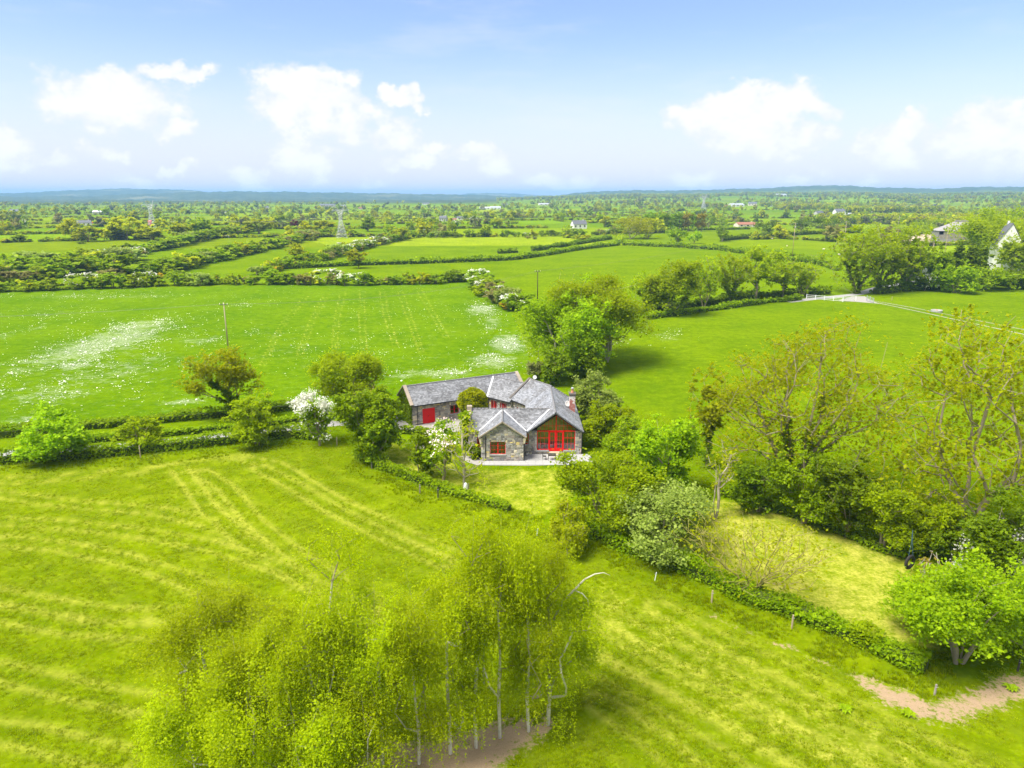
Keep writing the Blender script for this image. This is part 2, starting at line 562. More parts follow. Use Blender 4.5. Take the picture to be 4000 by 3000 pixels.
def glass_material():
    m = bpy.data.materials.new('window_glass')
    m.use_nodes = True
    t = NT(m.node_tree)
    fr = t.n('ShaderNodeFresnel', {0: 1.5}).outputs[0]
    gl = t.n('ShaderNodeBsdfGlossy', {'Color': (1, 1, 1, 1), 'Roughness': 0.02})
    tr = t.n('ShaderNodeBsdfTransparent', {0: (0.86, 0.90, 0.87, 1)})
    mx = t.n('ShaderNodeMixShader', {0: t.m('ADD', t.m('MULTIPLY', fr, 1.2), 0.07), 1: tr.outputs[0], 2: gl.outputs[0]})
    t.n('ShaderNodeOutputMaterial', {0: mx.outputs[0]})
    MATS['window_glass'] = m


glass_material()

# ------------------------------------------------------------------ ground sheet
NEAR_FIELD = wl([(-900, 1040), (0, 1003), (300, 985), (560, 965), (740, 950), (800, 1008), (900, 1050), (1050, 1092), (1160, 1122), (1290, 1165),
                 (1600, 1290), (1850, 1400), (2212, 1500), (2600, 1600), (2600, 2400), (-900, 2400)])
DAISY_FIELD = wl([(-400, 640), (0, 628), (470, 618), (1030, 608), (1110, 680), (1150, 790), (1080, 830), (870, 880), (640, 890), (0, 935), (-500, 970)])
LAWN = wl([(1550, 1078), (1700, 1105), (1850, 1160), (1975, 1215), (1965, 1265), (2060, 1330), (2030, 1405), (1850, 1372), (1600, 1268), (1400, 1195), (1490, 1130)])
HOUSE_LAWN = wl([(850, 955), (930, 985), (1000, 1008), (1045, 1014), (1270, 1012), (1250, 1060), (1170, 1115), (1060, 1085), (900, 1030), (790, 990)])
MOW = [wl(l) for l in (
    [(381, 1006), (420, 1055), (451, 1101), (525, 1164), (602, 1213), (700, 1275), (800, 1330)],
    [(437, 1020), (490, 1055), (546, 1125), (612, 1178), (700, 1240), (800, 1300)],
    [(500, 985), (595, 1003), (654, 1038), (735, 1087), (900, 1165), (1000, 1210)],
    [(560, 1010), (640, 1050), (720, 1100), (860, 1170), (960, 1215)],
    [(-200, 1060), (0, 1068), (140, 1087), (350, 1104), (450, 1130)], [(-200, 1035), (60, 1037), (240, 1022), (380, 1008), (520, 985)],
    [(-200, 1120), (0, 1125), (175, 1136), (315, 1153), (455, 1178), (600, 1225), (750, 1300)], [(0, 1167), (140, 1181), (262, 1206), (400, 1250), (560, 1330)],
    [(-200, 1260), (0, 1286), (140, 1311), (245, 1328), (367, 1325)], [(-200, 1290), (0, 1325), (157, 1356), (367, 1367)], [(-200, 1420), (0, 1450), (200, 1500), (380, 1530)],
    [(-200, 1560), (60, 1590), (260, 1640)],
    [(1290, 1310), (1400, 1380), (1560, 1460), (1750, 1560), (1900, 1640), (2000, 1720)], [(1270, 1370), (1400, 1450), (1560, 1530), (1750, 1640), (1850, 1720)],
    [(1290, 1440), (1420, 1510), (1560, 1590), (1700, 1680)], [(1420, 1310), (1560, 1385), (1700, 1450), (1850, 1530), (2000, 1610), (2150, 1700)], [(1300, 1520), (1420, 1600), (1500, 1680)])]
SOIL_LINE = wl([(1520, 1322), (1640, 1378), (1720, 1405), (1800, 1440), (1860, 1475)])
SOIL_A = wl([(700, 1760), (770, 1640), (880, 1605), (985, 1590), (1090, 1560), (1190, 1555), (1180, 1580), (1090, 1640), (1040, 1700), (900, 1800)])
SOIL_B = wl([(1850, 1462), (1960, 1495), (2010, 1525), (2090, 1502), (2160, 1470), (2260, 1450), (2260, 1485), (2150, 1525), (2060, 1556), (1985, 1550), (1900, 1510)])
DAISIES = [(225, 742, 85, 50, .85), (300, 703, 60, 14, .75), (165, 790, 35, 8, .9), (100, 850, 120, 30, .5), (60, 905, 70, 16, .55), (400, 868, 60, 8, .7), (430, 735, 60, 10, .5),
           (520, 660, 36, 5, .4), (150, 640, 120, 6, .4), (320, 640, 90, 5, .4), (30, 720, 40, 24, .35), (240, 800, 150, 50, .42), (640, 750, 60, 25, .28), (1040, 668, 32, 12, .85),
           (1062, 695, 22, 18, .6), (1095, 742, 36, 20, 1.0), (1065, 780, 55, 18, .75), (960, 806, 90, 8, .8), (870, 812, 40, 7, .7), (610, 880, 24, 6, .6), (1440, 725, 40, 14, .4), (800, 760, 90, 35, .2),
           (560, 720, 50, 12, .3), (1330, 735, 40, 12, .3), (900, 700, 100, 40, .12), (120, 680, 80, 12, .3)]


def cell_info(x, y):
    ca, sa = math.cos(0.32), math.sin(0.32)
    a = x * ca + y * sa + 22 * np.sin(y / 97.0) + 14 * np.sin(x / 61.0)
    b = -x * sa + y * ca + 18 * np.sin(x / 83.0 + 1) + 12 * np.sin(y / 71.0)
    ib = np.floor(b / 118.0)
    ia = np.floor((a + 90 * np.mod(ib, 2)) / 225.0)
    h = np.sin(ia * 127.1 + ib * 311.7) * 43758.5453
    h = h - np.floor(h)
    h2 = np.sin(ia * 269.5 + ib * 183.3) * 24634.6345
    return a, b, ia, ib, h, h2 - np.floor(h2)


def pale_mask(x, y):
    m = np.zeros(x.shape)
    broad = 0.22 * np.exp(-(poly_dist(x, y, MOW[12]) / 4.5) ** 2) + 0.12 * np.exp(-(poly_dist(x, y, MOW[0]) / 4.0) ** 2)
    m = np.maximum(m, broad)
    m = np.maximum(m, in_poly(x, y, NEAR_FIELD) * 0.06)
    m = np.maximum(m, in_poly(x, y, LAWN) * 0.50)
    m = np.maximum(m, in_poly(x, y, HOUSE_LAWN) * 0.36)
    return m


def track_mask(x, y):
    """lighter swaths left by the mower: pairs along the tracks and laps round the field edge"""
    inf = in_poly(x, y, NEAR_FIELD)
    m = np.zeros(x.shape)
    for l in MOW:
        d = poly_dist(x, y, l)
        m = np.maximum(m, 0.78 * np.exp(-((d - 0.85) / 0.42) ** 2))
        m = m - 0.55 * np.exp(-(d / 0.5) ** 2)
    d = poly_dist(x, y, NEAR_FIELD[:14])
    lap = 0.24 * np.maximum(0, np.sin(2 * np.pi * d / 3.4)) * sstep(2.0, 5.0, d) * sstep(48, 30, d)
    return np.clip(np.maximum(m, 0) + lap - 0.12, 0, 1) * inf


def soil_mask(x, y):
    s = np.exp(-(poly_dist(x, y, SOIL_LINE) / 0.28) ** 2) * 0.5
    for pl in (SOIL_A, SOIL_B):
        d = poly_dist(x, y, pl + pl[:1])
        d = np.where(in_poly(x, y, pl), d, -d)
        s = np.maximum(s, sstep(-1.3, 1.1, d))
    return s


def build_ground():
    az_d = np.radians(np.concatenate([np.arange(-180, -41, 5.0), np.linspace(-41, 41, 520), np.arange(46, 176, 5.0)]))
    rr = [6.0]
    while rr[-1] < 15500: rr.append(rr[-1] * 1.0145)
    rr = np.array(rr)
    A, Rr = np.meshgrid(az_d, rr)
    X, Y = (Rr * np.sin(A)).ravel(), (Rr * np.cos(A)).ravel()
    na, nr = len(az_d), len(rr)
    X = np.append(X, 0.0)
    Y = np.append(Y, 0.0)
    Z = gz(X, Y)
    i = np.arange(nr - 1)[:, None] * na
    j = np.arange(na)[None, :]
    j2 = (j + 1) % na
    quads = np.stack([i + j, i + j2, i + na + j2, i + na + j], -1).reshape(-1, 4)
    c = len(X) - 1
    tris = np.stack([np.full(na, c), np.arange(na), (np.arange(na) + 1) % na], -1)[:, ::-1]
    quads = quads[:, ::-1]
    me = bpy.data.meshes.new('ground')
    me.vertices.add(len(X))
    me.vertices.foreach_set('co', np.stack([X, Y, Z], -1).astype(np.float32).ravel())
    loops = np.concatenate([quads.ravel(), tris.ravel()]).astype(np.int32)
    me.loops.add(len(loops))
    me.loops.foreach_set('vertex_index', loops)
    starts = np.concatenate([np.arange(len(quads)) * 4, len(quads) * 4 + np.arange(len(tris)) * 3]).astype(np.int32)
    me.polygons.add(len(starts))
    me.polygons.foreach_set('loop_start', starts)
    me.update(calc_edges=True)
    me.polygons.foreach_set('use_smooth', np.ones(len(starts), bool))
    r = np.hypot(X, Y)
    near = r < 320
    pale = np.zeros(len(X)); soil = np.zeros(len(X)); daisy = np.zeros(len(X)); tone = np.full(len(X), 0.5); val = np.ones(len(X)); wood = np.zeros(len(X))
    xn, yn = X[near], Y[near]
    pale[near] = pale_mask(xn, yn)
    track = np.zeros(len(X))
    track[near] = track_mask(xn, yn)
    soil[near] = soil_mask(xn, yn)
    infield = in_poly(xn, yn, DAISY_FIELD)
    t = np.full(len(xn), 0.5)
    t[in_poly(xn, yn, NEAR_FIELD)] = 0.12
    t[infield] = 0.85
    t[in_poly(xn, yn, LAWN) | in_poly(xn, yn, HOUSE_LAWN)] = 0.10
    tone[near] = t
    dz = np.zeros(len(xn))
    for (u, v, ru, rv, k) in DAISIES:
        cx, cyy = G0(u, v)
        rx = ru / F_ * math.hypot(cyy, CAM_H)
        ry = abs(G0(u, v - rv)[1] - G0(u, v + rv)[1]) / 2
        dz = np.maximum(dz, k * np.exp(-0.9 * (((xn - cx) / rx) ** 2 + ((yn - cyy) / ry) ** 2)))
    dz = np.maximum(dz, 0.16 * infield)
    dz = np.maximum(dz, 0.75 * np.exp(-(poly_dist(xn, yn, wl([(-100, 1008), (150, 993), (300, 980), (450, 966), (640, 944)])) / 0.35) ** 2))
    daisy[near] = dz
    # tramlines across the daisy field
    tl = np.zeros(len(xn))
    for (u0, v0, u1, v1, u2, v2) in ((700, 635, 670, 690, 640, 770), (735, 632, 722, 690, 716, 770), (778, 630, 776, 690, 782, 760), (820, 628, 828, 680, 850, 750), (858, 627, 880, 690, 905, 760), (900, 626, 925, 670, 960, 730), (655, 640, 600, 710, 560, 790)):
        for off in (0, 11):
            tl = np.maximum(tl, 0.34 * np.exp(-(poly_dist(xn, yn, wl([(u0 + off, v0), (u1 + off, v1), (u2 + off, v2)])) / 0.30) ** 2))
    pale[near] = np.maximum(pale[near], tl)
    vn = np.ones(len(xn))
    vn[in_poly(xn, yn, LAWN) | in_poly(xn, yn, HOUSE_LAWN)] = 1.2
    val[near] = vn
    farr = r > 480
    a, b, ia, ib, h, h2 = cell_info(X[farr], Y[farr])
    tone[farr] = 0.02 + 0.75 * h
    val[farr] = 0.95 + 0.42 * h2
    pale[farr] = np.where(h2 > 0.86, 0.22, 0.0)
    wood = np.maximum(sstep(4200, 6200, r), sstep(2300, 3600, r) * (np.arctan2(X, Y) < -.02)) * 0.95
    for nm, arr in (('pale', pale), ('track', track), ('soil', soil), ('daisy', daisy), ('tone', tone), ('val', val), ('wood', wood)):
        at = me.attributes.new(nm, 'FLOAT', 'POINT')
        at.data.foreach_set('value', arr.astype(np.float32))
    m = bpy.data.materials.new('pasture')
    m.use_nodes = True
    t = NT(m.node_tree)
    pos = t.n('ShaderNodeNewGeometry').outputs['Position']
    big = t.noise(pos, 0.055, 4.0, 0.55)
    mid = t.noise(pos, 0.55, 5.0, 0.6)
    fine = t.noise(pos, 4.0, 6.0, 0.68)
    vfine = t.noise(pos, 15.0, 4.0, 0.65)
    tuft = t.n('ShaderNodeTexVoronoi', {'Vector': pos, 'Scale': 2.2, 'Randomness': 1.0}).outputs['Distance']
    tn = t.attr('tone')
    g1 = t.mix(tn, (0.124, 0.180, 0.001), (0.074, 0.168, 0.001))
    g2 = t.mix(tn, (0.190, 0.248, 0.0012), (0.120, 0.224, 0.0012))
    c = t.mix(t.step(t.m('MULTIPLY_ADD', mid, 0.6, t.m('MULTIPLY', big, 0.5)), 0.40, 0.68), g1, g2)
    clump = t.noise(pos, 1.15, 5.0, 0.72)
    k = t.m('ADD', 0.13, t.m('ADD', t.m('MULTIPLY', fine, 0.50), t.m('MULTIPLY', vfine, 0.30)))
    k = t.m('ADD', k, t.m('ADD', t.m('MULTIPLY', clump, 0.58), t.m('MULTIPLY', t.noise(pos, 0.38, 5.0, 0.65), 0.42)))
    k = t.m('MULTIPLY', k, t.step(tuft, 0.0, 0.55, 1.10, 0.88))
    k = t.m('MULTIPLY', k, t.attr('val'))
    c = t.value(c, k)
    # pale dry clippings
    pf = t.m('ADD', t.attr('pale'), t.m('MULTIPLY', t.m('SUBTRACT', t.m('ADD', t.m('MULTIPLY', fine, 0.45), t.m('ADD', t.m('MULTIPLY', mid, 0.45), t.m('MULTIPLY', clump, 0.5))), 0.70), 2.6))
    pfac = t.m('MULTIPLY', t.step(pf, 0.10, 0.95), t.step(t.attr('pale'), 0.0, 0.15))
    c = t.mix(t.m('MULTIPLY', pfac, 0.80), c, t.value((0.47, 0.43, 0.085), t.m('MULTIPLY_ADD', fine, 0.7, 0.65)))
    tf = t.m('MULTIPLY', t.attr('track'), t.m('ADD', 0.10, t.m('ADD', t.m('MULTIPLY', fine, 0.75), t.m('MULTIPLY', clump, 0.55))), clamp=True)
    c = t.mix(t.m('MULTIPLY', tf, 0.85), c, t.value((0.40, 0.395, 0.055), t.m('MULTIPLY_ADD', fine, 0.7, 0.65)))
    # daisies and cow parsley
    st = t.n('ShaderNodeMapping', {'Vector': pos, 'Scale': (0.8, 1.0, 1.0)}, vector_type='POINT').outputs[0]
    dn = t.m('ADD', t.m('MULTIPLY', t.noise(st, 0.30, 5.0, 0.7), 0.85), t.m('MULTIPLY', t.noise(st, 1.1, 6.0, 0.8), 0.95))
    df = t.step(t.m('ADD', dn, t.m('MULTIPLY', t.attr('daisy'), 0.52)), 1.06, 1.30)
    df = t.m('MULTIPLY', df, t.step(t.attr('daisy'), 0.0, 0.12))
    dot = t.step(t.noise(pos, 2.2, 5.0, 0.85), 0.40, 0.58)
    c = t.mix(t.m('MULTIPLY', t.m('MULTIPLY', df, dot), 0.38), c, (0.66, 0.66, 0.55))
    # bare earth
    sf = t.step(t.m('ADD', t.attr('soil'), t.m('MULTIPLY', t.m('SUBTRACT', t.m('MULTIPLY_ADD', fine, 0.6, t.m('MULTIPLY', clump, 0.6)), 0.60), 3.4)), 0.30, 0.85)
    sf = t.m('MULTIPLY', sf, t.step(t.attr('soil'), 0.02, 0.2))
    c = t.mix(sf, c, t.value((0.37, 0.265, 0.165), t.m('MULTIPLY_ADD', vfine, 1.0, 0.5)))
    # distant woods and hills
    wn = t.noise(pos, 0.010, 6.0, 0.7)
    wn2 = t.noise(pos, 0.0016, 4.0, 0.6)
    wc = t.mix(t.step(wn, 0.42, 0.58), (0.030, 0.050, 0.022), (0.085, 0.105, 0.045))
    wc = t.mix(t.step(wn2, 0.54, 0.66), wc, (0.17, 0.17, 0.085))
    c = t.mix(t.attr('wood'), c, wc)
    hgt = t.m('ADD', t.m('MULTIPLY', fine, 0.6), t.m('ADD', t.m('MULTIPLY', vfine, 0.35), t.m('MULTIPLY', tuft, -0.3)))
    bp = t.n('ShaderNodeBump', {'Strength': 0.65, 'Distance': 0.22, 'Height': hgt}).outputs[0]
    bs = t.n('ShaderNodeBsdfPrincipled', {'Base Color': c, 'Roughness': 0.85, 'Specular IOR Level': 0.0, 'Normal': bp})
    t.n('ShaderNodeOutputMaterial', {0: bs.outputs[0]})
    me.materials.append(m)
    o = link('ground', me)
    tag(o, 'green pasture land reaching to the horizon', None, kind='structure')


build_ground()


def haze_box():
    mb = MB()
    mb.box(-15900, 15900, -15900, 15900, -8, 130)
    m = bpy.data.materials.new('haze')
    m.use_nodes = True
    t = NT(m.node_tree)
    v = t.n('ShaderNodeVolumePrincipled', {'Color': (0.33, 0.64, 1.0, 1), 'Density': 0.000115, 'Anisotropy': 0.0})
    t.n('ShaderNodeOutputMaterial', {'Volume': v.outputs[0]})
    o = mb.build('haze', m)
    tag(o, 'pale blue air haze over the far plain', None, kind='stuff')


haze_box()


def ribbon(name, pts, width, mat, z=0.006, label=None, wob=0.0):
    """a strip of road or track along ground points"""
    mb = MB()
    P = [Vector((p[0], p[1], 0)) for p in pts]
    Q = []
    for a, b in zip(P[:-1], P[1:]):
        n = max(1, int((b - a).length / 1.5))
        Q += [a.lerp(b, k / n) for k in range(n)]
    Q.append(P[-1])
    for _ in range(6):
        Q = [Q[0]] + [(Q[i - 1] + Q[i] * 2 + Q[i + 1]) / 4 for i in range(1, len(Q) - 1)] + [Q[-1]]
    L, Rt = [], []
    for i, p in enumerate(Q):
        d = (Q[min(i + 1, len(Q) - 1)] - Q[max(i - 1, 0)]).normalized()
        n = Vector((-d.y, d.x, 0))
        wv = width / 2 * (1 + wob * (random.random() - 0.5))
        wv2 = width / 2 * (1 + wob * (random.random() - 0.5))
        L.append(p + n * wv + Vector((0, 0, z)))
        Rt.append(p - n * wv2 + Vector((0, 0, z)))
    n = len(Q)
    mb.mesh(L + Rt, [(i, i + 1, n + i + 1, n + i) for i in range(n - 1)])
    o = mb.build(name, MATS[mat])
    tag(o, label, None, kind='structure')
    return o


def sheet(name, pts, mat, z, label):
    mb = MB()
    mb.poly([(p[0], p[1], z) for p in pts])
    o = mb.build(name, MATS[mat])
    tag(o, label, None, kind='structure')
    return o


ribbon('driveway', wl([(-300, 1000), (-60, 984), (40, 977), (180, 972), (300, 961), (480, 943), (620, 927), (720, 912), (850, 912)]), 2.7, 'tarmac', 0.006, 'grey driveway between the two hedges')
sheet('gravel_yard', wl([(835, 893), (870, 888), (905, 905), (1010, 885), (1100, 870), (1100, 905), (1012, 912), (1000, 932), (940, 935), (880, 932), (838, 920)]), 'gravel', 0.010, 'pale gravel yard by the garage')
ribbon('country_road', wl([(1700, 652), (1760, 645), (1810, 640), (1852, 636), (1895, 622), (1950, 612), (2050, 600)]), 3.6, 'tarmac', 0.006, 'grey lane at the field gate')
ribbon('farm_track', wl([(2500, 792), (2212, 722), (2100, 698), (1980, 672), (1900, 655), (1845, 646)]), 0.55, 'gravel', 0.008, 'near wheel rut of the farm track', 0.6)
ribbon('farm_track', wl([(2500, 780), (2212, 712), (2100, 690), (1980, 666), (1900, 652), (1850, 644)]), 0.45, 'gravel', 0.008, 'far wheel rut of the farm track', 0.6)
sheet('track_entrance', wl([(1810, 650), (1840, 640), (1868, 640), (1880, 648), (1900, 656), (1850, 652)]), 'gravel', 0.012, 'stony entrance inside the white gate')

# ------------------------------------------------------------------ plants
def leaf_quads(C, size, rg, up=0.8, stretch=1.5):
    """one pointed leaf face per centre"""
    n = len(C)
    nrm = rg.normal(size=(n, 3))
    nrm[:, 2] = np.abs(nrm[:, 2]) + up
    nrm /= np.linalg.norm(nrm, axis=1)[:, None]
    a = np.cross(nrm, rg.normal(size=(n, 3)))
    a /= np.linalg.norm(a, axis=1)[:, None] + 1e-9
    b = np.cross(nrm, a)
    s = (size * np.clip(np.exp(rg.normal(size=n) * 0.36), 0.45, 2.0))[:, None]
    a = a * s * 0.5 * stretch
    b = b * s * 0.5
    return np.stack([C - a, C + b - a * 0.15, C + a, C - b - a * 0.15], 1).reshape(-1, 3)


def crown_points(n, rg, shape):
    """shape: list of (cx, cy, cz, rx, rz, weight) lobes"""
    ws = np.array([s[5] for s in shape], float)
    pick = rg.choice(len(shape), n, p=ws / ws.sum())
    S = np.array([s[:5] for s in shape])[pick]
    d = rg.normal(size=(n, 3))
    d /= np.linalg.norm(d, axis=1)[:, None]
    rad = rg.uniform(0.12, 1.0, n) ** 0.45
    k = rg.normal(size=(5, 3)) * 2.4
    ph = rg.uniform(0, 6.28, 5)
    lump = 1 + 0.23 * np.sin(d @ k.T + ph).sum(1) / 1.6
    p = d * (rad * lump)[:, None]
    return np.stack([S[:, 0] + p[:, 0] * S[:, 3], S[:, 1] + p[:, 1] * S[:, 3], S[:, 2] + p[:, 2] * S[:, 4]], 1)


def grow(pts, stems, rg, bf=0.25, seg=1.0, wob=0.10):
    """connect crown points to the stems: returns nodes, parents"""
    nodes, par, pl = [], [], []
    for st in stems:
        prev = -1
        for p in st:
            nodes.append(np.array(p, float))
            par.append(prev)
            pl.append(0 if prev < 0 else pl[prev] + np.linalg.norm(nodes[-1] - nodes[prev]))
            prev = len(nodes) - 1
    root = nodes[0]
    order = np.argsort(np.linalg.norm((pts - root) * [1, 1, 0.9], axis=1))
    tips = []
    cap = len(nodes) + len(pts) * 12
    N = np.zeros((cap, 3))
    PL = np.zeros(cap)
    n = len(nodes)
    N[:n] = nodes
    PL[:n] = pl
    for i in order:
        p = pts[i]
        d = np.linalg.norm(N[:n] - p, axis=1)
        cost = d + bf * PL[:n] + 0.9 * np.maximum(0, N[:n, 2] - p[2] + 0.25 * d)
        j = int(np.argmin(cost))
        L = d[j]
        m = max(1, min(8, int(L / seg)))
        a = N[j].copy()
        prev = j
        for q in range(1, m + 1):
            t = q / m
            pos = a + (p - a) * t
            if q < m:
                pos = pos + rg.normal(size=3) * wob * L + np.array([0, 0, 0.10 * L * math.sin(math.pi * t)])
            if n >= cap: break
            N[n] = pos
            PL[n] = PL[prev] + np.linalg.norm(pos - N[prev])
            par.append(prev)
            prev = n
            n += 1
        tips.append(prev)
    return N[:n], np.array(par[:n]), np.array(tips)


def radii(N, par, r_tip, r_trunk):
    n = len(N)
    area = np.zeros(n)
    kids = np.zeros(n, int)
    for i in range(n):
        if par[i] >= 0: kids[par[i]] += 1
    # parents always precede children
    e = 2.1
    for i in range(n - 1, -1, -1):
        if kids[i] == 0: area[i] += r_tip ** e
        if par[i] >= 0: area[par[i]] += area[i]
    r = area ** (1 / e)
    top = r.max()
    if top > 0:
        f = np.clip((r - r_tip) / max(top - r_tip, 1e-6), 0, 1)
        r = r_tip + (r_trunk - r_tip) * f
    return r


def branch_mesh(name, N, par, r, mat, sides=5, rmin=0.0, rmax=9.0):
    V, Fc = [], []
    idx = [i for i in range(len(N)) if par[i] >= 0 and rmin <= r[i] < rmax]
    ang = np.arange(sides) / sides * 2 * math.pi
    for i in idx:
        p0, p1 = N[par[i]], N[i]
        d = p1 - p0
        L = np.linalg.norm(d)
        if L < 1e-4: continue
        d = d / L
        s = np.cross(d, [0.31, 0.52, 0.79])
        s /= np.linalg.norm(s) + 1e-9
        t = np.cross(d, s)
        ring = np.cos(ang)[:, None] * s + np.sin(ang)[:, None] * t
        k = len(V) * sides
        r0 = min(r[par[i]], r[i] * 1.6)
        V.append(p0 - d * r0 * 0.3 + ring * r0)
        V.append(p1 + d * r[i] * 0.3 + ring * r[i])
        for j in range(sides):
            j2 = (j + 1) % sides
            Fc.append((k + j, k + j2, k + sides + j2, k + sides + j))
    me = bpy.data.meshes.new(name)
    me.from_pydata(np.concatenate(V).tolist() if V else [], [], Fc)
    me.polygons.foreach_set('use_smooth', [True] * len(me.polygons))
    me.materials.append(mat)
    return me


def make_plant(h, w, nleaf, lsize, rg, kind):
    """returns dict part name -> mesh for a plant of height h and half width w"""
    K = dict(zb=0.10, stems=1, ncl=120, sg=0.11, mat='leaf_mid', bark='bark', trunk=0.022, lobes=5, lob=0.45, strand=0.0, twig=0.012, blossom=None, bfrac=0.0, ivy=0, bf=0.25, up=0.8,
             stem_top=0.75, spread=0.35, lean=(0, 0), sz=0.5, squash=0.75, tipfill=0.5, wob=0.10)
    K.update(kind)
    zb = K['zb'] * h
    cz, rz = (zb + h) / 2, (h - zb) / 2
    shape = [(0, 0, cz, w * 0.92, rz * 0.94, 1.5)]
    for q in range(K['lobes']):
        a = rg.uniform(0, 6.28)
        rr = w * rg.uniform(0.42, 0.78)
        zz = cz + rz * rg.uniform(-0.6, 0.66)
        s = K['lob'] * rg.uniform(0.75, 1.2)
        shape.append((rr * math.cos(a), rr * math.sin(a), zz, w * s, min(rz, w) * s * 0.85, 0.55))
    if 'shape' in K:
        shape = [(a * w, b * w, c * h, d * w, e * h, f) for a, b, c, d, e, f in K['shape']]
    P = crown_points(K['ncl'], rg, shape)
    P[:, 2] = np.clip(P[:, 2], max(0.10, zb * 0.5), None)
    stems = []
    for s in range(K['stems']):
        a = rg.uniform(0, 6.28) if K['stems'] > 1 else 0
        sp = w * K['spread'] * (1 if K['stems'] > 1 else 0)
        top = h * K['stem_top'] * rg.uniform(0.85, 1.05)
        st = []
        for q in range(6):
            t = q / 5
            o = sp * t ** 1.3
            st.append((math.cos(a) * (0.10 * K['stems'] ** 0.5 * (K['stems'] > 1) + o) + K['lean'][0] * h * t * t + rg.normal() * 0.012 * h * (q > 0),
                       math.sin(a) * (0.10 * (K['stems'] > 1) + o) + K['lean'][1] * h * t * t + rg.normal() * 0.012 * h * (q > 0), top * t - (0.15 if q == 0 else 0)))
        stems.append(st)
    N, par, tips = grow(P, stems, rg, K['bf'], max(0.5, 0.12 * max(h, w)), K['wob'])
    r = radii(N, par, K['twig'], K['trunk'] * h)
    cutr = K.get('cutr', 0.0)
    parts = {'trunk': branch_mesh('trunk', N, par, r, MATS[K['bark']], 5, cutr)}
    if cutr > 0: parts['branch'] = branch_mesh('branch', N, par, r, MATS['bark'], 4, 0.0, cutr)
    if nleaf > 0:
        T = N[tips]
        extra = N[par >= 0]
        # leaves gather round the branch ends, fewer along the branches
        n1 = int(nleaf * (1 - 0.22 * K['tipfill']))
        src = np.concatenate([T[rg.integers(0, len(T), n1)], extra[rg.integers(0, len(extra), nleaf - n1)]])
        sg = K['sg'] * w
        off = rg.normal(size=src.shape) * [sg, sg, sg * K['squash']]
        C = src + off
        if K['strand'] > 0:
            ns = max(60, nleaf // 26)
            base = T[rg.integers(0, len(T), ns)] + rg.normal(size=(ns, 3)) * sg
            ln = rg.uniform(0.3, 1.0, ns) * K['strand']
            k = rg.integers(0, ns, int(nleaf * 0.55))
            t = rg.uniform(0, 1, len(k))
            out = base[k, :2] / (np.linalg.norm(base[k, :2], axis=1)[:, None] + 0.3)
            C2 = base[k].copy()
            C2[:, :2] += out * (0.35 * ln[k] * np.sqrt(t))[:, None] + rg.normal(size=(len(k), 2)) * 0.07
            C2[:, 2] -= t ** 1.2 * ln[k]
            C = np.concatenate([C[:nleaf - len(k)], C2])
        keep = C[:, 2] > 0.05
        C = C[keep]
        if K['blossom']:
            nb = int(len(C) * K['bfrac'])
            d = ((C - [0, 0, cz]) / [w, w, rz])
            score = np.linalg.norm(d, axis=1) + 0.25 * d[:, 2] + rg.uniform(0, 0.5, len(C))
            o = np.argsort(-score)
            parts['blossom'] = fast_mesh('blossom', leaf_quads(C[o[:nb]], lsize * 0.95, rg, 0.5, 1.0), 4, MATS[K['blossom']])
            C = C[o[nb:]]
        parts['crown'] = fast_mesh('crown', leaf_quads(C, lsize, rg, K['up']), 4, MATS[K['mat']])
    if K['ivy'] > 0:
        big = np.where((r > 0.30 * r.max()) & (par >= 0) & (N[:, 2] < h * K.get('ivyh', 0.55)))[0]
        if len(big):
            k = rg.choice(big, K['ivy'])
            t = rg.uniform(0, 1, K['ivy'])[:, None]
            C = N[par[k]] * (1 - t) + N[k] * t
            C += rg.normal(size=C.shape) * (r[k] * 0.9 + 0.14)[:, None]
            C = C[C[:, 2] > 0]
            parts['ivy'] = fast_mesh('ivy', leaf_quads(C, lsize * 1.1, rg), 4, MATS['leaf_dark'])
    return parts


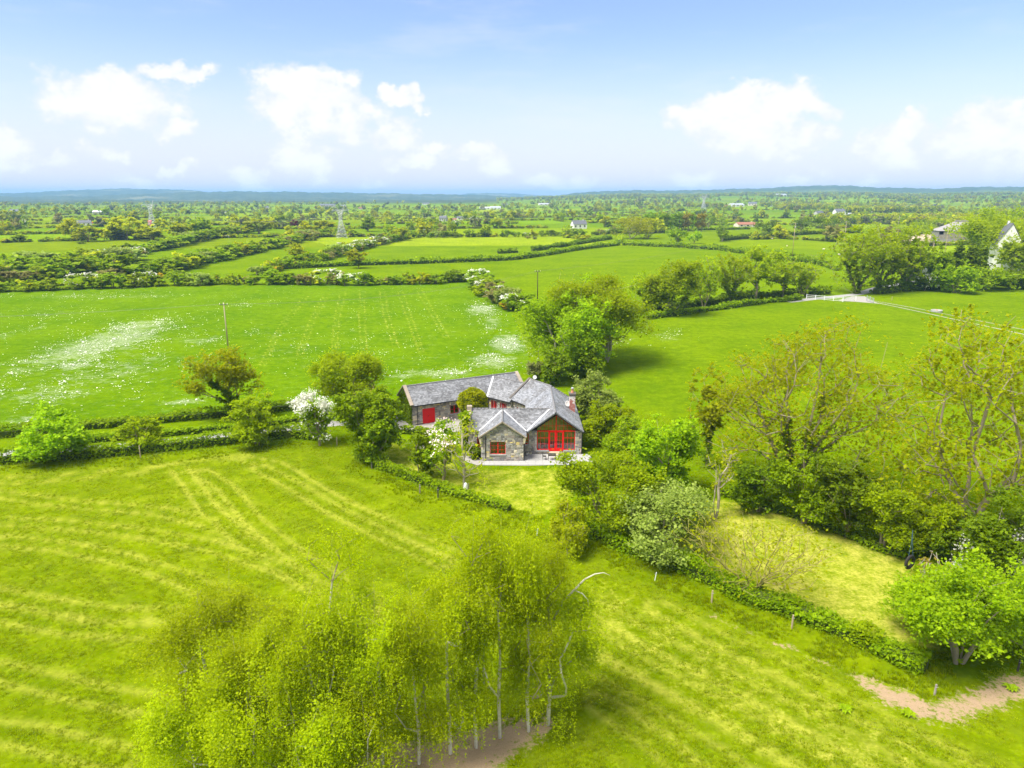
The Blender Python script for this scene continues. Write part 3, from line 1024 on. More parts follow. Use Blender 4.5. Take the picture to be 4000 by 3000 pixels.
KIND = {
    'birch': dict(cutr=.045, zb=0.04, ncl=190, sg=0.12, mat='leaf_birch', bark='bark_birch', wob=.035, trunk=0.0105, lobes=8, lob=0.38, strand=2.3, twig=0.006, stem_top=0.95, bf=0.12),
    'birch_thin': dict(cutr=.04, zb=0.30, ncl=110, sg=0.16, mat='leaf_birch', bark='bark_birch', wob=.03, trunk=0.0105, lobes=5, lob=0.36, strand=1.5, twig=0.008, stem_top=0.95, bf=0.12),
    'ash': dict(zb=0.15, stems=4, ncl=300, sg=0.060, mat='leaf_olive', bark='bark', wob=.05, trunk=0.015, lobes=6, lob=0.42, twig=0.032, stem_top=0.6, spread=0.55, ivy=2500, bf=0.35),
    'willow': dict(zb=0.10, stems=3, ncl=300, sg=0.07, mat='leaf_olive', bark='bark', wob=.07, trunk=0.016, lobes=7, lob=0.42, strand=1.0, twig=0.032, stem_top=0.55, spread=0.7, bf=0.3),
    'single_ash': dict(zb=0.25, stems=1, ncl=220, sg=0.07, mat='leaf_olive', bark='bark', wob=.05, trunk=0.018, lobes=5, lob=0.42, twig=0.014, stem_top=0.6, ivy=1600, ivyh=0.6),
    'sycamore': dict(zb=0.10, stems=2, ncl=260, sg=0.085, mat='leaf_fresh', bark='bark_pale', trunk=0.024, lobes=9, lob=0.36, twig=0.02, stem_top=0.7, spread=0.25),
    'dense': dict(zb=0.02, stems=3, ncl=180, sg=0.078, mat='leaf_mid', lobes=8, lob=0.40, spread=0.3),
    'darkdense': dict(zb=0.0, stems=3, ncl=180, sg=0.078, mat='leaf_dark', lobes=8, lob=0.40, spread=0.3),
    'fresh': dict(zb=0.02, stems=4, ncl=170, sg=0.078, mat='leaf_fresh', lobes=7, lob=0.40, spread=0.35),
    'lime': dict(zb=0.08, stems=2, ncl=200, sg=0.09, mat='leaf_lime', lobes=8, lob=0.38, spread=0.3, bark='bark_pale'),
    'olive': dict(zb=0.06, stems=2, ncl=190, sg=0.085, mat='leaf_olive', lobes=7, lob=0.38, spread=0.3),
    'pale': dict(zb=0.03, stems=3, ncl=170, sg=0.10, mat='leaf_pale', lobes=7, lob=0.38, spread=0.4, bark='bark_pale'),
    'blossom': dict(zb=0.10, stems=2, ncl=130, sg=0.11, mat='leaf_mid', lobes=6, lob=0.42, blossom='blossom_white', bfrac=0.45, spread=0.3),
    'pink': dict(zb=0.10, stems=2, ncl=130, sg=0.11, mat='leaf_fresh', lobes=6, lob=0.42, blossom='blossom_pink', bfrac=0.12, spread=0.3),
    'bare': dict(zb=0.05, wob=.035, stems=9, ncl=520, sg=0.10, mat='leaf_olive', bark='bark_lichen', lobes=4, lob=0.5, twig=0.016, trunk=0.013, spread=0.6, stem_top=0.5, bf=0.55),
    'bare_tree': dict(zb=0.12, stems=1, ncl=260, sg=0.10, mat='leaf_olive', bark='bark_pale', lobes=4, lob=0.5, twig=0.022, trunk=0.018, stem_top=0.8, bf=0.5),
    'poplar': dict(zb=0.08, stems=1, ncl=120, sg=0.16, mat='leaf_fresh', lobes=4, lob=0.5, stem_top=0.92, bf=0.1),
    'cypress': dict(zb=0.0, stems=1, ncl=90, sg=0.18, mat='leaf_dark', lobes=0, stem_top=0.95, shape=[(0, 0, .3, .9, .3, 1), (0, 0, .62, .6, .32, .7), (0, 0, .85, .25, .16, .3)]),
}
PX = F_ * 1024 / 2212.0 / 1.0          # survey grid -> picture pixels per radian


def plant(kind, label, u, v, vtop, hw, seed, cat='tree', name=None, group=None, dens=1.0, opt=None, pos=None):
    """one individual plant: Empty > trunk, crown (blossom, ivy)"""
    p = G(u, v) if pos is None else Vector(pos)
    h = max(0.6, height_at(u, vtop, p.y) - p.z)
    dist = math.sqrt(p.x ** 2 + p.y ** 2 + (CAM_H - p.z) ** 2)
    wd = hw / F_ * dist
    hpx, wpx = (v - vtop) * 0.463, hw * 0.463
    K = dict(KIND[kind])
    K.update(opt or {})
    ls = float(np.clip(1.55 * dist / PX, 0.085, 0.8))
    if kind in ('dense', 'darkdense', 'fresh', 'pale'): dens *= 1.45
    if kind in ('olive', 'sycamore', 'lime'): ls, dens = max(.085, ls * .85), dens * 1.6
    if kind in ('ash', 'single_ash', 'willow'): K['twig'] = max(0.012, (0.17 if dist < 130 and kind != 'single_ash' else 0.075) * dist / PX)
    if kind == 'bare': K['twig'] = 0.16 * dist / PX
    nl = int(np.clip(hpx * wpx * 2 * 1.9 * dens, 500, 46000))
    if kind in ('bare', 'bare_tree'): nl = int(nl * 0.10)
    rg = np.random.default_rng(seed)
    parts = make_plant(h, wd, nl, ls, rg, K)
    e = empty(name or ('tree' if cat == 'tree' else 'shrub'), p, label, cat, group)
    for nm, me in parts.items(): link(nm, me, e)
    return e


def proto_parts(kind, h, w, nl, ls, seed, opt=None):
    K = dict(KIND[kind])
    K.update(opt or {})
    return make_plant(h, w, nl, ls, np.random.default_rng(seed), K)


def place_parts(name, parts, nom, loc, h, w, rz, label, cat, group=None):
    """a copy of a plant that shares its meshes"""
    e = empty(name, loc, label, cat, group, rz)
    e.scale = (w / nom[1], w / nom[1], h / nom[0])
    for nm, me in parts.items(): link(nm, me, e)
    return e


def merged(parts):
    """join the parts of a distant plant into one mesh with several materials"""
    V, Fs, mi, mats = [], [], [], []
    for me in parts.values():
        k = len(V)
        V += [tuple(q.co) for q in me.vertices]
        m = me.materials[0]
        if m not in mats: mats.append(m)
        for pl in me.polygons:
            Fs.append(tuple(k + i for i in pl.vertices))
            mi.append(mats.index(m))
    me = bpy.data.meshes.new('crown')
    me.from_pydata(V, [], Fs)
    for m in mats: me.materials.append(m)
    me.polygons.foreach_set('material_index', mi)
    return me


def hedge(name, label, pts, width, height, leafmat='leaf_mid', dens=1.0, top_mat=None, cat='hedge', wob=0.17, group=None, z0=0.0):
    """a clipped hedge along a line: dark woody core and a coat of leaves"""
    rg = np.random.default_rng(abs(hash(label)) % 10000 if False else len(label) * 37 + int(abs(pts[0][0]) * 10))
    P = np.array([(q[0], q[1]) for q in pts], float)
    seg = np.linalg.norm(P[1:] - P[:-1], axis=1)
    cum = np.concatenate([[0], np.cumsum(seg)])
    L = cum[-1]
    dist = float(np.hypot(np.hypot(*P.mean(0)), CAM_H))
    ls = float(np.clip(1.5 * dist / PX, 0.09, 0.7))
    n = int(np.clip(L * (width + 2 * height) / (ls * ls) * 1.9 * dens, 200, 60000))
    s = rg.uniform(0, L, n)
    x = np.interp(s, cum, P[:, 0])
    y = np.interp(s, cum, P[:, 1])
    k = np.clip(np.searchsorted(cum, s) - 1, 0, len(seg) - 1)
    d = (P[k + 1] - P[k]) / seg[k][:, None]
    nx, ny = -d[:, 1], d[:, 0]
    hh = height * (1 + wob * np.sin(s / 1.7 + 1) * 0.5 + wob * np.sin(s / 4.9) + wob * 0.4 * np.sin(s / 0.6))
    ww = width * (1 + wob * np.sin(s / 2.3) + wob * 0.5 * np.sin(s / 0.9 + 2))
    per = rg.uniform(0, 1, n) * (ww + 2 * hh)
    side = np.where(per < hh, -1, np.where(per > hh + ww, 1, 0))
    lat = np.where(side == 0, per - hh - ww / 2, side * ww / 2)
    zz = np.where(side == 0, hh, np.where(side < 0, per, per - hh - ww))
    inw = np.abs(rg.normal(size=n)) * 0.10 * width
    lat = lat - np.sign(lat) * inw * (side != 0) + rg.normal(size=n) * 0.05 * width
    zz = np.clip(zz - inw * (side == 0) + rg.normal(size=n) * 0.05 * height, 0.03, None)
    sp_ = rg.uniform(0, 1, n) < .07
    zz = np.where(sp_, zz + np.abs(rg.normal(size=n)) * .28 * height * (np.sin(s * 2.1) + np.sin(s * .77) > .2), zz)
    C = np.stack([x + nx * lat, y + ny * lat, zz], 1)
    org = Vector((P[:, 0].mean(), P[:, 1].mean(), 0))
    C[:, 2] += gz(C[:, 0], C[:, 1])
    org.z = float(gz(org.x, org.y))
    e = empty(name, org, label, cat, group)
    me = fast_mesh('foliage', leaf_quads(C - np.array(org), ls, rg, 0.8), 4, MATS[leafmat])
    link('foliage', me, e)
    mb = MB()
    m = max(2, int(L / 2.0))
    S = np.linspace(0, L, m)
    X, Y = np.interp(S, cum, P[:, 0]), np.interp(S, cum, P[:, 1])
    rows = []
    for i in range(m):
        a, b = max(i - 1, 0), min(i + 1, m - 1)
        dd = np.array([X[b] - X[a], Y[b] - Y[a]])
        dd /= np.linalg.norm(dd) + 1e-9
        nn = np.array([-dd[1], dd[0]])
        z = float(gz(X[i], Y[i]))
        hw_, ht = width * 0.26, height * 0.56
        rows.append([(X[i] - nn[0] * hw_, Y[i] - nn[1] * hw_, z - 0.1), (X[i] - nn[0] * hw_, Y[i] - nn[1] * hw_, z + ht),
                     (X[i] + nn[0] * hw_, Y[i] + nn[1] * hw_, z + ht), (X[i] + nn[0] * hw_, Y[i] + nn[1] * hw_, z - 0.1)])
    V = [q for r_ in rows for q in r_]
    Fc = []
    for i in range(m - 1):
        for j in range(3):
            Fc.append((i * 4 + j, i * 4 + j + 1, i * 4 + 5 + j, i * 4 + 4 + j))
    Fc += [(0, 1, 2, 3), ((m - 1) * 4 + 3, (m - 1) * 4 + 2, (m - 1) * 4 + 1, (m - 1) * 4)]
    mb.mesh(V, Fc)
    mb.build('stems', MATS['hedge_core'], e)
    return e


def scatter(name, P, scl, which, protos, label):
    """uncountable vegetation: one object, plants set on points by geometry nodes"""
    me = bpy.data.meshes.new(name)
    me.vertices.add(len(P))
    me.vertices.foreach_set('co', np.asarray(P, np.float32).ravel())
    me.attributes.new('scl', 'FLOAT_VECTOR', 'POINT').data.foreach_set('vector', np.asarray(scl, np.float32).ravel())
    me.attributes.new('pick', 'INT', 'POINT').data.foreach_set('value', np.asarray(which, np.int32))
    me.attributes.new('turn', 'FLOAT', 'POINT').data.foreach_set('value', rng.uniform(0, 6.28, len(P)).astype(np.float32))
    o = link(name, me)
    ng = bpy.data.node_groups.new(name, 'GeometryNodeTree')
    ng.interface.new_socket('Geometry', in_out='INPUT', socket_type='NodeSocketGeometry')
    ng.interface.new_socket('Geometry', in_out='OUTPUT', socket_type='NodeSocketGeometry')
    N = ng.nodes
    gi, go = N.new('NodeGroupInput'), N.new('NodeGroupOutput')
    mp = N.new('GeometryNodeMeshToPoints')
    iop = N.new('GeometryNodeInstanceOnPoints')
    iop.inputs['Pick Instance'].default_value = True
    jn = N.new('GeometryNodeJoinGeometry')
    for pm in reversed(protos):
        po = bpy.data.objects.new(name + '_pattern', pm)
        oi = N.new('GeometryNodeObjectInfo')
        oi.inputs['Object'].default_value = po
        oi.inputs['As Instance'].default_value = True
        ng.links.new(oi.outputs['Geometry'], jn.inputs[0])

    def at(nm, typ):
        a = N.new('GeometryNodeInputNamedAttribute')
        a.data_type = typ
        a.inputs['Name'].default_value = nm
        return a.outputs['Attribute']
    cx = N.new('ShaderNodeCombineXYZ')
    ng.links.new(at('turn', 'FLOAT'), cx.inputs[2])
    ng.links.new(gi.outputs[0], mp.inputs['Mesh'])
    ng.links.new(mp.outputs[0], iop.inputs['Points'])
    ng.links.new(jn.outputs[0], iop.inputs['Instance'])
    ng.links.new(at('pick', 'INT'), iop.inputs['Instance Index'])
    ng.links.new(cx.outputs[0], iop.inputs['Rotation'])
    ng.links.new(at('scl', 'FLOAT_VECTOR'), iop.inputs['Scale'])
    ng.links.new(iop.outputs[0], go.inputs[0])
    md = o.modifiers.new('plants', 'NODES')
    md.node_group = ng
    tag(o, label, None, kind='stuff')
    return o

# ------------------------------------------------------------------ the stone house
HOUSE = empty('stone_house', (0, 88, 0), 'grey rubble stone farmhouse with slate roofs and red windows among the fields', 'house')


def clip2(poly, a, b, c):
    """keep a*x+b*y+c >= 0"""
    out = []
    for i in range(len(poly)):
        p, q = poly[i], poly[(i + 1) % len(poly)]
        fp, fq = a * p[0] + b * p[1] + c, a * q[0] + b * q[1] + c
        if fp >= 0: out.append(p)
        if (fp >= 0) != (fq >= 0):
            t = fp / (fp - fq)
            out.append((p[0] + (q[0] - p[0]) * t, p[1] + (q[1] - p[1]) * t))
    return out


def area2(p):
    return abs(sum(p[i][0] * p[(i + 1) % len(p)][1] - p[(i + 1) % len(p)][0] * p[i][1] for i in range(len(p)))) / 2


class Frame:
    """a wall's own axes: s along it, z up, n outwards"""
    def __init__(self, p0, p1):
        self.p0 = Vector((p0[0], p0[1], 0))
        d = Vector((p1[0] - p0[0], p1[1] - p0[1], 0))
        self.L = d.length
        self.d = d.normalized()
        self.n = Vector((self.d.y, -self.d.x, 0))
        self.rz = math.atan2(self.d.y, self.d.x)

    def at(self, s, z, n=0.0):
        return self.p0 + self.d * s + self.n * n + Vector((0, 0, z))


def stone_protos():
    res = []
    rg = np.random.default_rng(3)
    for k in range(14):
        mb = MB()
        def ring(y, ins):
            pts = []
            for (sx, sz) in ((-1, -1), (0.0, -1), (1, -1), (1, 1), (0.1, 1), (-1, 1)):
                pts.append((0.5 * sx * (1 - ins) + rg.uniform(-.05, .05), y, 0.5 * sz * (1 - ins) + rg.uniform(-.07, .07)))
            return pts
        a = ring(0.03, 0.0)
        b = [(p[0] * 0.98, -0.022, p[2] * 0.96) for p in a]
        c = [(p[0] * 0.84, -0.045 + rg.uniform(-.012, .012), p[2] * 0.78) for p in a]
        mb.mesh(a + b + c, [(i, (i + 1) % 6, 6 + (i + 1) % 6, 6 + i) for i in range(6)] + [(6 + i, 6 + (i + 1) % 6, 12 + (i + 1) % 6, 12 + i) for i in range(6)] + [(12, 13, 14, 15, 16, 17)])
        me = bpy.data.meshes.new('stone')
        me.from_pydata(mb.v, [], mb.f)
        me.materials.append(MATS['rubble_stone'])
        res.append((me, mb.v, mb.f))
    return res


STONES = stone_protos()


def wall(p0, p1, z0, z1, apex=None, opens=(), th=0.32, stones=None, ssize=1.0, seed=1, name='wall'):
    fr = Frame(p0, p1)
    def top(s):
        if apex is None: return z1
        sa, za = apex
        return z1 + (za - z1) * (s / sa if s <= sa else (fr.L - s) / (fr.L - sa))
    cuts = {0.0, fr.L}
    if apex: cuts.add(apex[0])
    for o in opens: cuts |= {o[0], o[1]}
    cuts = sorted(cuts)
    mb = MB()
    off = fr.n * -th
    for a, b in zip(cuts[:-1], cuts[1:]):
        if b - a < 1e-3: continue
        mid = (a + b) / 2
        lows = sorted([(o[2], o[3]) for o in opens if o[0] <= mid <= o[1]])
        z = z0
        for (oa, ob) in lows:
            if oa > z + 0.01: mb.prism([fr.at(a, z), fr.at(b, z), fr.at(b, oa), fr.at(a, oa)], off)
            z = ob
        if top(mid) > z + 0.01: mb.prism([fr.at(a, z), fr.at(b, z), fr.at(b, max(top(b), z + .001)), fr.at(a, max(top(a), z + .001))], off)
    w_ = mb.build(name, MATS['mortar'], HOUSE)
    if not stones: return w_
    rg = np.random.default_rng(seed)
    sm = MB()
    zmax = apex[1] if apex else z1
    rows, z = [], z0
    while z < zmax - 0.07:
        rh = min(rg.uniform(0.13, 0.27) * ssize, zmax - z)
        rows.append((z, rh))
        z += rh
    carry = []
    for ri, (z, rh) in enumerate(rows):
        nxt = rows[ri + 1][1] if ri + 1 < len(rows) else 0.0
        blocked = [(o[0], o[1]) for o in opens if o[2] < z + rh * 0.75 and o[3] > z + rh * 0.25] + carry
        ahead = [(o[0], o[1]) for o in opens if o[2] < z + rh + nxt and o[3] > z + rh]
        carry = []
        blocked.sort()
        s = 0.0
        while s < fr.L - 0.06:
            wd = rg.uniform(0.16, 0.62) * ssize
            e = min(s + wd, fr.L)
            if fr.L - e < 0.12: e = fr.L
            hit = False
            for (ba, bb) in blocked:
                if s < bb - 1e-6 and e > ba + 1e-6:
                    if s < ba - 0.07: e = ba
                    else:
                        s = bb
                        hit = True
                    break
            if hit: continue
            hh = rh
            tall = rg.uniform() < 0.26 and nxt > 0.08 and e - s > 0.2 and not any(s < q[1] and e > q[0] for q in ahead)
            tl = min(top(s + 0.02), top(e - 0.02)) if apex else z1
            if tall and z + rh + nxt <= tl:
                hh = rh + nxt
                carry.append((s, e))
            if z + hh > tl: hh = tl - z
            if hh > 0.06:
                k = int(rg.integers(0, len(STONES)))
                gap = rg.uniform(0.012, 0.03)
                sx, sz_, sy = (e - s - gap), (hh - gap), rg.uniform(0.6, 1.7)
                flip = 1 if rg.uniform() < 0.5 else -1
                tilt = rg.normal() * 0.035
                c = fr.at((s + e) / 2, z + hh / 2, 0.0)
                if stones == 'each':
                    o = link('stone', STONES[k][0], w_, c - ORG[HOUSE], (0, 0, fr.rz), (sx, sy, sz_ * flip))
                else:
                    sm.mesh([c + fr.d * (q[0] * sx) - fr.n * (q[1] * sy) + Vector((0, 0, q[2] * sz_ * flip + tilt * q[0] * sx)) for q in STONES[k][1]], STONES[k][2])
            s = e
    if stones != 'each':
        o = sm.build('stone_facing', MATS['rubble_stone'], w_)
        o['kind'] = 'stuff'
    return w_


def slope(name, pts, mat='slate', course=0.20, thick=0.12, parent=None):
    """one roof plane laid in overlapping courses of slate"""
    P = [Vector(p) for p in pts]
    n = (P[1] - P[0]).cross(P[2] - P[0]).normalized()
    if n.z < 0: n = -n
    hd = Vector((0, 0, 1)).cross(n).normalized()
    ud = n.cross(hd).normalized()
    if ud.z < 0: ud = -ud
    o = P[0]
    q2 = [((p - o).dot(hd), (p - o).dot(ud)) for p in P]
    t0, t1 = min(q[1] for q in q2), max(q[1] for q in q2)
    verts, faces, uvs = [], [], []
    k = 0
    t = t0
    while t < t1 - 1e-3:
        te = min(t + course, t1)
        pl = clip2(clip2(q2, 0, 1, -t), 0, -1, te)
        if len(pl) >= 3 and area2(pl) > 1e-4:
            i = len(verts)
            lift = [0.035 * (1 - (q[1] - t) / course) + 0.002 for q in pl]
            verts += [o + hd * q[0] + ud * q[1] + n * l for q, l in zip(pl, lift)]
            faces.append(tuple(range(i, i + len(pl))))
            uvs.append([(q[0] / 0.30, k + 0.5) for q in pl])
            low = [j for j in range(len(pl)) if abs(pl[j][1] - t) < 1e-4]
            if len(low) >= 2:
                a, b = low[0], low[-1]
                i2 = len(verts)
                for j, l in ((a, lift[a]), (b, lift[b]), (b, -0.005), (a, -0.005)):
                    verts.append(o + hd * pl[j][0] + ud * pl[j][1] + n * l)
                faces.append((i2, i2 + 1, i2 + 2, i2 + 3))
                uvs.append([(pl[a][0] / 0.30, k + .5)] * 4)
        t = te
        k += 1
    # slab below
    i = len(verts)
    m = len(P)
    verts += [p for p in P] + [p - n * thick for p in P]
    for j in range(m):
        faces.append((i + j, i + (j + 1) % m, i + m + (j + 1) % m, i + m + j))
        uvs.append([(0, 0)] * 4)
    faces.append(tuple(i + m + j for j in range(m)))
    uvs.append([(0, 0)] * m)
    org = ORG[HOUSE]
    me = bpy.data.meshes.new(name)
    me.from_pydata([tuple(v - org) for v in verts], [], faces)
    ul = me.uv_layers.new(name='slates')
    li = 0
    for f in uvs:
        for q in f:
            ul.data[li].uv = q
            li += 1
    me.materials.append(MATS[mat])
    ob = bpy.data.objects.new(name, me)
    COL.objects.link(ob)
    ob.parent = parent or HOUSE
    ORG[ob] = org
    return ob


def capping(a, b, mat='slate_cap', r=0.11):
    mb = MB()
    a, b = Vector(a), Vector(b)
    n = max(1, int((b - a).length / 0.45))
    for k in range(n):
        p, q = a.lerp(b, k / n), a.lerp(b, (k + 0.97) / n)
        mb.tube([p, q], [r, r * 0.93], 8)
    return mb


simple('slate_cap', (0.20, 0.195, 0.195), 0.8, var=0.25, scale=5)
EZ = 3.2
# main gable block, front left bay and the wing between them
DX, DH, DZ = 5.48, 3.57, 5.75
D_R0, D_R1 = (DX, 85.2, DZ), (DX, 98.2, DZ)
HIP, VAL = (DX + DH, 99.34, EZ), (DX - DH, 97.06, EZ)
n2 = Vector((0.819, 0.573))
B_END = (2.64, 102.2)
roof = slope('roof', [D_R0, D_R1, VAL, (DX - DH, 85.2, EZ)])
tag(roof, 'west slope of the main gable roof')
slope('roof', [D_R0, (DX + DH, 85.2, EZ), HIP, D_R1])
slope('roof', [D_R1, (B_END[0], B_END[1], DZ), (B_END[0] - n2.x * DH, B_END[1] - n2.y * DH, EZ), VAL])
slope('roof', [D_R1, HIP, (B_END[0] + n2.x * DH, B_END[1] + n2.y * DH, EZ), (B_END[0], B_END[1], DZ)])
FX0, FRY, FRZ, FEY = -5.30, 88.2, 5.35, 85.5
dz_slope = (DZ - EZ) / DH
xr = DX - (DZ - FRZ) / dz_slope
slope('roof', [(FX0, FRY, FRZ), (xr, FRY, FRZ), (DX - DH + 0.02, FEY, EZ), (FX0, FEY, EZ)], 'slate_old')
slope('roof', [(FX0, FRY, FRZ), (FX0, 2 * FRY - FEY, EZ), (DX - DH + 0.02, 2 * FRY - FEY, EZ), (xr, FRY, FRZ)], 'slate_old')
AX, AH, AZ = -1.19, 2.97, 5.25
f_sl = (FRZ - EZ) / (FRY - FEY)
ya = FEY + (AZ - EZ) / f_sl
slope('roof', [(AX, 83.0, AZ), (AX, ya, AZ), (AX - AH, FEY, EZ), (AX - AH, 83.0, EZ)])
slope('roof', [(AX, 83.0, AZ), (AX + AH, 83.0, EZ), (AX + AH, FEY, EZ), (AX, ya, AZ)])
# the low link and the long garage range
E0, E1 = Vector((-15.47, 99.72)), Vector((0.53, 108.1))
ed = (E1 - E0).normalized()
en = Vector((ed.y, -ed.x))
EH, ERZ, EEZ = 2.98, 5.3, 3.05
e_sl = (ERZ - EEZ) / EH
cd = Vector((-0.754, 0.657)).normalized()
cn = Vector((-cd.y, cd.x)) * 1.0
if cn.y > 0: cn = -cn
C0 = Vector((1.85, 102.0))
CH, CRZ, CEZ = 3.4, 5.15, 2.95
c_sl = (CRZ - CEZ) / CH


def solve_pt(dE, dC):
    M = np.array([[en.x, en.y], [cn.x, cn.y]])
    rhs = np.array([dE + E0.dot(en), dC + C0.dot(cn)])
    q = np.linalg.solve(M, rhs)
    return Vector((q[0], q[1]))


vt = solve_pt((ERZ - CRZ) / e_sl, 0)
vb = solve_pt((ERZ - CEZ) / e_sl, CH)
v3 = lambda p, z: (p[0], p[1], z)
ce = C0 + cn * CH
slope('roof', [v3(C0, CRZ), v3(vt, CRZ), v3(vb, CEZ), v3(ce, CEZ)], 'slate_old')
cb = C0 - cn * CH
slope('roof', [v3(C0, CRZ), v3(cb, CEZ), v3(cb + cd * 3.2, CEZ), v3(vt, CRZ)], 'slate_old')
slope('roof', [v3(E0, ERZ), v3(E1, ERZ), v3(E1 + en * EH, EEZ), v3(E0 + en * EH, EEZ)], 'slate_old')
slope('roof', [v3(E0, ERZ), v3(E0 - en * EH, EEZ), v3(E1 - en * EH, EEZ), v3(E1, ERZ)], 'slate_old')
for a, b in ((D_R0, D_R1), (D_R1, v3(B_END, DZ)), (D_R1, HIP), ((FX0, FRY, FRZ), (xr, FRY, FRZ)), ((AX, 83.0, AZ), (AX, ya, AZ)), (v3(C0, CRZ), v3(vt, CRZ)), (v3(E0, ERZ), v3(E1, ERZ))):
    up = Vector((0, 0, 0.03))
    capping(Vector(a) + up, Vector(b) + up).build('ridge_tile', MATS['slate_cap'], HOUSE, True)


def strip(a, b, wd, mat='lead', lift=0.07, name='valley_flashing'):
    mb = MB()
    up = Vector((0, 0, lift))
    mb.bar(Vector(a) + up, Vector(b) + up, wd, 0.03)
    return mb.build(name, MATS[mat], HOUSE)


strip((AX, ya, AZ), (AX - AH, FEY, EZ), 0.16)
strip((AX, ya, AZ), (AX + AH, FEY, EZ), 0.16)
strip((xr, FRY, FRZ), (DX - DH, FEY, EZ), 0.16)
strip(v3(vt, CRZ), v3(vb, CEZ), 0.22)
strip(D_R1, VAL, 0.07, 'slate_cap', 0.04)

# copings on the parapet gables
def coping(a, b, wd=0.46, mat='coping', drop=0.0):
    mb = MB()
    a, b = Vector(a), Vector(b)
    n = max(2, int((b - a).length / 0.62))
    for k in range(n):
        p, q = a.lerp(b, k / n), a.lerp(b, (k + 0.975) / n)
        mb.bar(p, q, wd, 0.15)
    return mb.build('coping', MATS[mat], HOUSE)


cu = 0.13
for end, sgn, mt in ((E0, -1, 'coping'), (E1, 1, 'coping')):
    o2 = end + ed * (0.16 * sgn)
    coping(v3(o2, ERZ + cu), v3(o2 + en * (EH + .05), EEZ + cu), 0.5, mt)
    coping(v3(o2, ERZ + cu), v3(o2 - en * (EH + .05), EEZ + cu), 0.5, mt)
Bd = Vector((-0.573, 0.819))
bo = Vector(B_END) + Bd * 0.05
coping(v3(bo, DZ + cu), v3(bo - n2 * (DH + .05), EZ + cu), 0.36, 'coping_dark')
coping(v3(bo, DZ + cu), v3(bo + n2 * (DH + .05), EZ + cu), 0.36, 'coping_dark')
coping((FX0 - 0.2, FRY, FRZ + 0.12), (FX0 - 0.2, FEY, EZ + 0.12), 0.55)
coping((FX0 - 0.2, FRY, FRZ + 0.12), (FX0 - 0.2, 2 * FRY - FEY, EZ + 0.12), 0.55)
mb = MB()
mb.box(FX0 - 0.52, FX0 + 0.12, FRY - 0.35, FRY + 0.35, FRZ - 0.3, FRZ + 0.42)
mb.build('chimney_stub', MATS['coping'], HOUSE)
# thin verge stones on the front bay
coping((AX, 82.95, AZ + 0.0), (AX - AH, 82.95, EZ + 0.0), 0.12, 'coping')
coping((AX, 82.95, AZ + 0.0), (AX + AH, 82.95, EZ + 0.0), 0.12, 'coping')
for sx in (-1, 1):
    mb = MB()
    x = AX + sx * (AH - 0.22)
    mb.prism([(x - .16 * 1, 82.98, 3.12), (x + .16, 82.98, 3.12), (x + (.16 if sx < 0 else .02), 82.98, 2.42), (x - (.16 if sx > 0 else .02), 82.98, 2.42)], (0, 0.34, 0))
    mb.build('corbel', MATS['sand_stone'], HOUSE)

# walls: A front bay, F wing, D main gable, B, C, E ranges
A0, A1 = (-3.80, 83.3), (1.43, 83.3)
win_A = (1.10, 3.00, 0.92, 2.58)
wall(A0, A1, 0, 3.12, (2.61, 5.12), [win_A], stones='each', seed=5, ssize=1.12)
wall((-3.80, 85.8), (-3.80, 83.3), 0, 3.12, None, [], stones='mass', seed=6)
wall((1.43, 83.3), (1.43, 85.8), 0, 3.12, None, [], stones='mass', seed=7)
wall((-5.50, 85.8), (-3.80, 85.8), 0, 3.15, None, [(1.05, 1.62, 0.95, 2.35)], stones='mass', seed=8)
wall((1.43, 85.8), (3.18, 85.8), 0, 3.15, None, [(0.16, 0.68, 1.35, 2.75)], stones='each', seed=9)
wall((8.05, 85.8), (8.86, 85.8), 0, 3.15, None, [], stones='each', seed=10)
wall((3.18, 85.8), (8.05, 85.8), 0, 0.55, None, [(1.47, 3.40, 0.36, 0.56)], stones='mass', seed=11)
wall((-5.50, 90.6), (-5.50, 85.8), 0, 3.15, (2.4, 5.35), [], stones='mass', seed=12, th=0.4)
wall((2.2, 90.6), (-5.5, 90.6), 0, 3.15, None, [(1.5, 2.6, .9, 2.2), (4.5, 5.6, .9, 2.2)])
wall((8.86, 85.8), (8.86, 99.4), 0, 3.15, None, [], stones='mass', seed=13)
wall((2.2, 97.2), (2.2, 90.6), 0, 3.15, None, [])
bw0 = Vector(B_END) - n2 * (DH - 0.35)
bw1 = Vector((VAL[0] + 0.28, VAL[1] + 0.2))
wall(bw0, bw1, 0, 3.15, None, [(1.2, 2.1, 0.9, 2.3)], stones='mass', seed=14)
wall(Vector(B_END) + n2 * (DH - 0.35), Vector(B_END) - n2 * (DH - 0.35), 0, 3.2, (DH - 0.35, DZ + 0.05), [], stones='mass', seed=15, th=0.38)
wall((8.86, 99.4), Vector(B_END) + n2 * (DH - 0.35), 0, 3.15, None, [])
cw1, cw0 = C0 + cn * (CH - 0.35), vb + (-cn) * 0.35 + Vector((0.1, 0))
frc = Frame(cw0, cw1)
c_op = [(0.35, 1.55, 0.25, 2.45), (2.15, 3.55, 0.25, 2.45)]
wall(cw0, cw1, 0, 2.9, None, c_op, stones='mass', seed=16)
ew0, ew1 = E0 + en * 2.55, E1 + en * 2.55
e_op = [(1.55, 3.50, 0.0, 2.32), (5.9, 7.25, 0.95, 2.2), (10.9, 11.6, 0.95, 2.3)]
wall(ew0, ew1, 0, 3.0, None, e_op, stones='mass', seed=17, ssize=0.95)
wall(E0 - en * 2.55, E0 + en * 2.55, 0, 3.0, (2.55, 5.32), [], stones='mass', seed=18, th=0.42)
wall(E1 + en * 2.55, E1 - en * 2.55, 0, 3.0, (2.55, 5.32), [], th=0.42)
